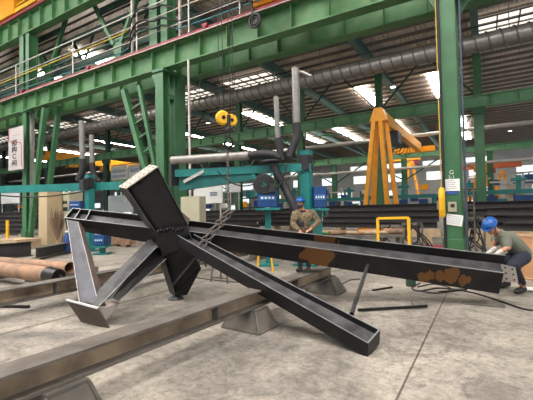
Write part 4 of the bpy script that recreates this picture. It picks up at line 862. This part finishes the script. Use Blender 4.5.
# V member from the left end down to the left foot
G0 = (P(66.5, 219.5, 6.3), P(70.5, 220.5, 6.5), P(78.3, 221.5, 6.28), P(82.5, 222.5, 6.5))
G1 = (P(79.5, 303, 4.86), P(85, 303.5, 5.05), P(99.5, 306.5, 4.8), P(106, 306, 4.98))
member('vmem', G0, G1, piece, mat('rust_tinted_flange', s(120, 98, 86), .6, .3, col2=s(90, 80, 78), scale=4), mat('blue_grey_web', s(84, 86, 95), .5, .3, col2=s(60, 58, 62), scale=3), web=.12, t=.01)
# foot plate
F4 = [P(66, 300, 4.85), P(97.5, 308.5, 4.66), P(109, 329, 4.66), P(81, 322, 4.85)]; nrm = (F4[1]-F4[0]).cross(F4[3]-F4[0]).normalized(); nrm = nrm if nrm.dot(fw) > 0 else -nrm
o = build('foot_plate', MB().prism(F4, nrm*.02), mat('brown_plate', s(84, 72, 64), .65, .25, var=.3, scale=8), piece)
build('bright_edge', MB().bar(F4[0]+nrm*.008, F4[1]+nrm*.008, .022, .022), mat('white_edge_steel', s(220, 220, 216), .5), o)  # white strip along the plate's top edge
F5 = [P(101, 309.5, 4.72), P(112.5, 301, 4.85), P(120, 303, 4.85), P(106, 319.5, 4.72)]; build('side_plate', MB().prism(F5, V((.0, .01, .002))), mat('pinkish_plate', s(138, 126, 122), .6, .2), piece)
# pipe strut
t = tube_thing('pipe_strut', 'thin steel strut propped between the long arm and the right diagonal', 'strut', P(351.5, 314, 4.06), P(368, 264.5, 5.62), .026, STEELW)
# chain hoist
hk = P(226.5, 118, 6.0); side = rt0
hoist = thing('chain_hoist', 'yellow hoist block hanging on wires above the steel piece', 'hoist', hk+V((0, 0, -.3)))
ax_ = (rt0*.82+fw*-.57); ax_.z = 0; ax_.normalize()
for i, (px, py, r_) in enumerate(((222.5, 118, .118), (231, 120.5, .105))):
    c_ = P(px, py, 6.0 if i == 0 else 6.16); n_ = (rt0*.5-V((fw.x, fw.y, 0))*.86).normalized()
    o = build('sheave_cover', MB().tube([c_-n_*.03, c_-n_*.015, c_+n_*.03, c_+n_*.045], [r_*.8, r_, r_, r_*.75], 24), YELLOW, hoist)
    build('hub', MB().tube([c_+n_*.045, c_+n_*.056], r_*.28, 12), STEELB, o)
build('frame', MB().box(hk+V((.01, .03, -.05)), (.07, .07, .22)), RUBBER, hoist, bevel=.01)
build('swivel', MB().ell(hk+V((.03, 0, -.2)), (.05, .05, .06)).tube([hk+V((.03, 0, -.2)), hk+V((.03, 0, -.32))], .03, 10), RUBBER, hoist)
hk2 = hk+V((.03, 0, -.42)); build('hook', MB().tube(smooth_path([hk2+V((0, 0, .12)), hk2+rt0*.06+V((0, 0, .06)), hk2+rt0*.065+V((0, 0, -.02)), hk2+V((0, 0, -.075)), hk2-rt0*.055+V((0, 0, -.02)), hk2-rt0*.05+V((0, 0, .03))]), .02, 8), STEELB, hoist)
for q in (-.11, -.05, .06, .11): build('wire', MB().tube([hk+rt0*q+V((0, 0, .03)), hk+rt0*q*1.3+V((0, 0, 6))], .006, 5), CABLE, hoist)
def chainline(mb, p0, p1, pitch=.042, r=.007, R=.016):
    d = (p1-p0); L = d.length; d.normalize(); n_ = int(L/pitch); s0 = d.cross(V((0, 0, 1)));
    if s0.length < .1: s0 = d.cross(V((0, 1, 0)))
    s0.normalize(); s1 = d.cross(s0)
    for i in range(n_): mb.ring(p0+d*(i+.5)*L/n_, s0 if i % 2 else s1, R, r, 10, 5, (d, 1.75))
a = MB(); ca = P(228.5, 207, 5.95); chainline(a, P(227.5, 147, 6.0), ca, .05, .008, .018)
tag(build('lifting_chain', a, CHAIN, origin=ca), 'vertical lifting chain from the hook down to the steel piece', 'chain')
a = MB(); chainline(a, P(229, 209, 5.92), P(199, 245, 5.72), .078, .013, .029); chainline(a, P(233, 210, 5.95), P(203, 248, 5.72), .078, .013, .029); chainline(a, P(199, 246, 5.7), P(199, 262, 5.8), .078, .013, .029); chainline(a, P(203, 248, 5.7), P(206, 266, 5.9), .078, .013, .029)
tag(build('sling_chain', a, CHAIN, origin=P(199, 246, 5.7)), 'doubled sling chain wrapped round the right diagonal arm', 'chain')

# ------------------------------------------------------------------ workers
def finger(mb, p, d, L, r, curl, nrm):
    d = d.normalized(); q = p; seg = (L*.45, L*.32, L*.25); pts = [p]
    for k in range(3):
        q = q+d*seg[k]; pts.append(q); d = (d*math.cos(curl)+nrm*math.sin(curl)).normalized()
    mb.chain(*[(x, r*(1-.1*i)) for i, x in enumerate(pts)])
def hand(mb, wrist, d, palm_n, thumb_side, sc=1.0):
    d = d.normalized(); palm_n = (palm_n-d*palm_n.dot(d)).normalized(); side = d.cross(palm_n)*thumb_side
    mb.ell(wrist+d*.05*sc, (.045*sc, .045*sc, .02*sc), Matrix((side, d, palm_n)).transposed())
    mb.ell(wrist+d*.03*sc, (.036*sc, .045*sc, .022*sc), Matrix((side, d, palm_n)).transposed())
    for k, L in enumerate((.075, .085, .08, .062)): finger(mb, wrist+d*.08*sc+side*(.03-.02*k)*sc, d+side*(.08-.05*k), L*sc, .0095*sc, .45, palm_n)
    finger(mb, wrist+d*.03*sc+side*.035*sc, d*.7+side*.9, .065*sc, .011*sc, .3, palm_n)
def head(body, c_, f, u, sc=1.0):
    f = f.normalized(); u = (u-f*u.dot(f)).normalized(); r_ = f.cross(u); M = Matrix((r_, f, u)).transposed()
    e = lambda x, y, z, rad: body.ell(c_+M @ V((x, y, z))*sc, tuple(q*sc for q in rad), M)
    e(0, -.012, .03, (.075, .094, .095)); e(0, .018, -.03, (.06, .07, .085)); e(0, .055, -.085, (.032, .028, .024))
    e(0, .088, -.012, (.012, .016, .026)); e(0, .098, -.025, (.015, .014, .012)); e(0, .078, .028, (.05, .016, .012))
    e(0, .08, -.055, (.024, .012, .008)); e(0, .078, -.067, (.02, .012, .007))
    e(.076, -.01, -.01, (.012, .02, .032)); e(-.076, -.01, -.01, (.012, .02, .032)); e(.035, .06, -.02, (.025, .025, .03)); e(-.035, .06, -.02, (.025, .025, .03))
    return M
def face_parts(root, body_o, c_, M, sc=1.0):
    a = MB()
    for sx_ in (-1, 1): a.ell(c_+M @ V((sx_*.031, .077, .008))*sc, (.013*sc, .008*sc, .008*sc), M)
    build('eyes', a, WTXT, root); a = MB()
    for sx_ in (-1, 1): a.ell(c_+M @ V((sx_*.031, .084, .008))*sc, .006*sc)
    build('pupils', a, HAIR, root)
    a = MB()
    for sx_ in (-1, 1): a.cap(c_+M @ V((sx_*.018, .09, .034))*sc, c_+M @ V((sx_*.045, .08, .034))*sc, .004*sc)
    build('eyebrows', a, HAIR, root)
    build('lips', MB().ell(c_+M @ V((0, .09, -.061))*sc, (.022*sc, .006*sc, .007*sc), M), mat('lip_colour', s(160, 96, 86), .6), root)
    build('hair', MB().ell(c_+M @ V((0, -.028, .02))*sc, (.083*sc, .094*sc, .088*sc), M), HAIR, root)
def helmet(root, c_, M, sc=1.0, strap=True):
    vs = []; a = MB(); nu, nv = 28, 9; top = c_+M @ V((0, -.018, .055))*sc
    for shell in (0, 1):
        for j in range(nv+1):
            th = PI/2*j/nv
            for i in range(nu):
                an = 2*PI*i/nu; k = 1-.06*shell; p_ = V((math.sin(th)*math.cos(an)*.108*k, math.sin(th)*math.sin(an)*.132*k, math.cos(th)*.108*k)); vs.append(top+M @ p_*sc)
    N = (nv+1)*nu; fs = []
    for sh in (0, 1):
        for j in range(nv):
            for i in range(nu): q = (sh*N+j*nu+i, sh*N+(j+1)*nu+i, sh*N+(j+1)*nu+(i+1) % nu, sh*N+j*nu+(i+1) % nu); fs.append(q if sh == 0 else q[::-1])
    for i in range(nu): fs.append((nv*nu+i, N+nv*nu+i, N+nv*nu+(i+1) % nu, nv*nu+(i+1) % nu))
    a.add(vs, fs, True); h = build('helmet', a, HELM, root)
    # brim and ridge
    poly = [];
    for i in range(15): an = PI*i/14; poly.append((math.cos(an)*.112, math.sin(an)*.172))
    for i in range(15): an = PI*(14-i)/14; poly.append((math.cos(an)*.105, math.sin(an)*.125))
    tp_ = [top+M @ V((x, y, -.002-.012*max(0, y/.19)))*sc for x, y in poly]; bb_ = [p_+M @ V((0, 0, -.006))*sc for p_ in tp_]
    m_ = MB(); nP = len(poly)
    for i in range(14): a_, b_, c2, d2 = i, i+1, nP-2-i, nP-1-i; m_.hexa([bb_[a_], bb_[b_], bb_[c2], bb_[d2], tp_[a_], tp_[b_], tp_[c2], tp_[d2]])
    m_.ring(top+M @ V((0, 0, 0))*sc, M @ V((0, 0, 1)), .113*sc, .006*sc, 28, 6); build('brim', m_, HELM, h)
    m_ = MB(); 
    for x in (-.03, 0, .03): m_.tube([top+M @ V((x, math.cos(t_)*.131, math.sin(t_)*.107*(1-abs(x)*1.2)))*sc for t_ in [PI*k/16 for k in range(2, 15)]], .006*sc, 6)
    build('ridge', m_, HELM, h)
    if strap: build('chin_strap', MB().tube([c_+M @ V((.09, .0, .03))*sc, c_+M @ V((.068, .03, -.06))*sc, c_+M @ V((0, .06, -.112))*sc, c_+M @ V((-.068, .03, -.06))*sc, c_+M @ V((-.09, 0, .03))*sc], .005*sc, 6), RUBBER, h)

# standing worker (only the upper half shows above the long beam)
D = 8.7
w1 = thing('person', 'standing person in a blue helmet and khaki camouflage jacket behind the long beam', 'person', (P(303, 230, D).x, P(303, 230, D).y, 0))
fz = V((-fw.x, -fw.y, 0)); side1 = rt0; base = V((w1.location.x, w1.location.y, 0))
f1 = (fz*.85-side1*.5).normalized()
hc = P(300.5, 203.5, D); neck = P(302.5, 211.5, D+.03); ch = P(304, 219, D+.03); pel = V((P(304, 235, D).x, P(304, 235, D).y, .95))+fw*.05; pel.z = .95
shl = P(294.8, 214.5, D-.02); shr = P(313, 213.8, D+.05); ell_ = P(293, 224.5, D-.1); elr = P(318.5, 222, D-.03); hl = P(300, 231, D-.34); hr = P(310.5, 229.2, D-.3)
hipl = pel-side1*.1; hipr = pel+side1*.1; kl = V((hipl.x, hipl.y, .5))+fz*.06; kr = V((hipr.x, hipr.y, .5))+fz*.05; al = V((hipl.x, hipl.y, .09)); ar = V((hipr.x, hipr.y, .09))
b_ = MB(); M1 = head(b_, hc, f1+V((0, 0, -.03)), V((0, 0, 1)), 1.0); b_.chain((hc+V((0, 0, -.05)), .055), (neck, .058), (ch, .12), (pel, .13))
b_.chain((neck, .07), (shl, .065), (ell_, .045), (hl, .03)); b_.chain((neck, .07), (shr, .065), (elr, .045), (hr, .03))
hand(b_, hl, f1*.6+side1*.3+V((0, 0, -.35)), V((0, 0, -1)), 1); hand(b_, hr, f1*.7-side1*.3+V((0, 0, -.3)), V((0, 0, -1)), -1)
b_.chain((hipl, .1), (kl, .065), (al, .045)); b_.chain((hipr, .1), (kr, .065), (ar, .045))
for a_ in (al, ar): b_.chain((a_+V((0, 0, -.03)), .045), (a_+f1*.14+V((0, 0, -.055)), .035))
bo = build('body', b_, SKIN, w1, remesh=.011)
face_parts(w1, bo, hc, M1); helmet(w1, hc, M1, 1.0)
build('face_mask', MB().ell(hc+M1 @ V((0, .045, -.055)), (.068, .07, .06), M1), mat('dark_mask', s(70, 62, 66), .9), w1)
build('scarf', MB().ring(neck+V((0, 0, .005)), V((0, 0, 1)), .07, .03, 20, 8).ell(neck+f1*.07+V((0, 0, -.06)), (.05, .04, .08)), mat('dark_scarf', s(40, 38, 42), .9), w1)
j = MB(); wst = ch.lerp(pel, .75)
j.chain((neck+V((0, 0, -.04)), .09), (ch+V((0, 0, .02)), .165), (wst, .165)); j.chain((shl.lerp(neck, .3), .1), (shl, .088), (ell_, .07), (ell_.lerp(hl, .85), .052)); j.chain((shr.lerp(neck, .3), .1), (shr, .088), (elr, .07), (elr.lerp(hr, .85), .052))
j.cap(shl.lerp(shr, .2)+V((0, 0, -.06)), shl.lerp(shr, .8)+V((0, 0, -.06)), .12)
build('jacket', j, CAMO, w1, remesh=.016)
build('tool_pouch', MB().box(ch+f1*.16+V((0, 0, -.1)), (.16, .06, .13), Matrix.Rotation(YAW, 3, 'Z')), RUBBER, w1, bevel=.02)
j = MB(); j.chain((wst+V((0, 0, -.04)), .15), (pel, .155)); j.chain((hipl, .12), (kl, .085), (al+V((0, 0, .05)), .065)); j.chain((hipr, .12), (kr, .085), (ar+V((0, 0, .05)), .065)); build('trousers', j, mat('dark_trousers', s(50, 50, 56), .9), w1, remesh=.02)
for a_ in (al, ar): build('shoe', MB().chain((a_+V((0, 0, -.03)), .058), (a_+f1*.16+V((0, 0, -.048)), .042)), SHOE, w1, remesh=.012)

# crouching worker
D = 6.2
hc = P(490.5, 227.3, 6.0)
nb = P(499, 233.5, 6.12); sr = P(505.5, 238, 5.95); sl = P(500, 236, 6.42); ch = P(509, 240, 6.15); bk = P(516, 247, 6.2); pel = P(522, 255, 6.28)
el_r = P(508, 247.5, 5.85); hd_r = P(499, 252.5, 5.86); el_l = P(494.5, 243.5, 6.25); hd_l = P(492.5, 250, 6.0)
hipr = P(523, 257.5, 6.12); hipl = P(519, 255, 6.42); knr = P(512.5, 266, 5.78); knl = P(504, 261, 6.1); anr = P(522, 284.5, 6.12); anl = P(506.5, 280.5, 6.55)
w2 = thing('person', 'bent person in blue helmet, grey t-shirt and jeans at the long beam end', 'person', (pel.x, pel.y, 0))
lf = (rt0*-.86-V((fw.x, fw.y, 0))*.45).normalized(); lookf = (lf*.8+V((0, 0, -.62))).normalized()
b_ = MB(); M2 = head(b_, hc, lookf, V((0, 0, 1))+lf*.5, 1.0)
b_.chain((hc-lookf*.02+V((0, 0, -.03)), .055), (nb, .058), (ch, .11), (bk, .115), (pel, .12)); b_.cap(sr, sl, .065)
b_.chain((sr, .062), (el_r, .045), (hd_r, .03)); b_.chain((sl, .062), (el_l, .045), (hd_l, .03))
hand(b_, hd_r, (hd_r-el_r).normalized(), V((0, 0, -1)), 1); hand(b_, hd_l, V((-.6, -.3, -.4)), V((0, 0, -1)), -1)
b_.chain((hipr, .095), (knr, .065), (anr, .042)); b_.chain((hipl, .095), (knl, .065), (anl, .042))
def drop(a_): return V((a_.x, a_.y, .05))
for a_ in (anr, anl): b_.chain((a_, .042), (drop(a_), .038), (drop(a_)+lf*.15+V((0, 0, -.012)), .03))
bo = build('body', b_, SKIN, w2, remesh=.011)
face_parts(w2, bo, hc, M2); helmet(w2, hc, M2, 1.0)
j = MB(); j.chain((nb, .078), (ch, .145), (bk, .15), (pel+V((0, 0, .03)), .145)); j.chain((nb, .08), (sr, .085), (sr.lerp(el_r, .75), .068)); j.chain((nb, .08), (sl, .085), (sl.lerp(el_l, .75), .068)); j.cap(sr+lf*-.02, sl, .085)
build('t_shirt', j, TEE, w2, remesh=.015)
j = MB(); j.chain((pel+V((0, 0, -.02)), .135), (hipr, .12)); j.chain((pel, .13), (hipl, .12)); j.chain((hipr, .118), (knr, .088), (anr+V((0, 0, .03)), .062)); j.chain((hipl, .118), (knl, .088), (anl+V((0, 0, .03)), .062))
build('jeans', j, JEANS, w2, remesh=.015)
for hp, dd_ in ((hd_r, (hd_r-el_r).normalized()), (hd_l, V((-.6, -.3, -.4)))):
    j = MB(); hand(j, hp, dd_, V((0, 0, -1)), 1 if hp is hd_r else -1, 1.12); j.cap(hp-dd_.normalized()*.04, hp+dd_.normalized()*.02, .038); build('glove', j, GLOVE, w2, remesh=.008)
for a_ in (anr, anl): build('shoe', MB().chain((drop(a_)+V((0, 0, .015))-lf*.03, .055), (drop(a_)+lf*.18+V((0, 0, -.006)), .042)), SHOE, w2, remesh=.012)
p = PZ(529, 291); tag(build('white_rag', MB().ell(p+V((0, 0, .035)), (.12, .08, .035)).ell(p+V((.1, .03, .03)), (.08, .07, .03)), WHITE, origin=p, remesh=.015), 'white rag on the floor by the crouching worker\'s shoe', 'cloth')

# ------------------------------------------------------------------ light
w = bpy.data.worlds.new('sky'); bpy.context.scene.world = w; w.use_nodes = True
bg = w.node_tree.nodes['Background']; bg.inputs[0].default_value = (.86, .93, 1, 1); bg.inputs[1].default_value = .9
sc = bpy.context.scene; sc.view_settings.view_transform = 'Standard'; sc.view_settings.look = 'None'; sc.view_settings.gamma = 1; sc.view_settings.exposure = 0
sc.view_settings.use_curve_mapping = False
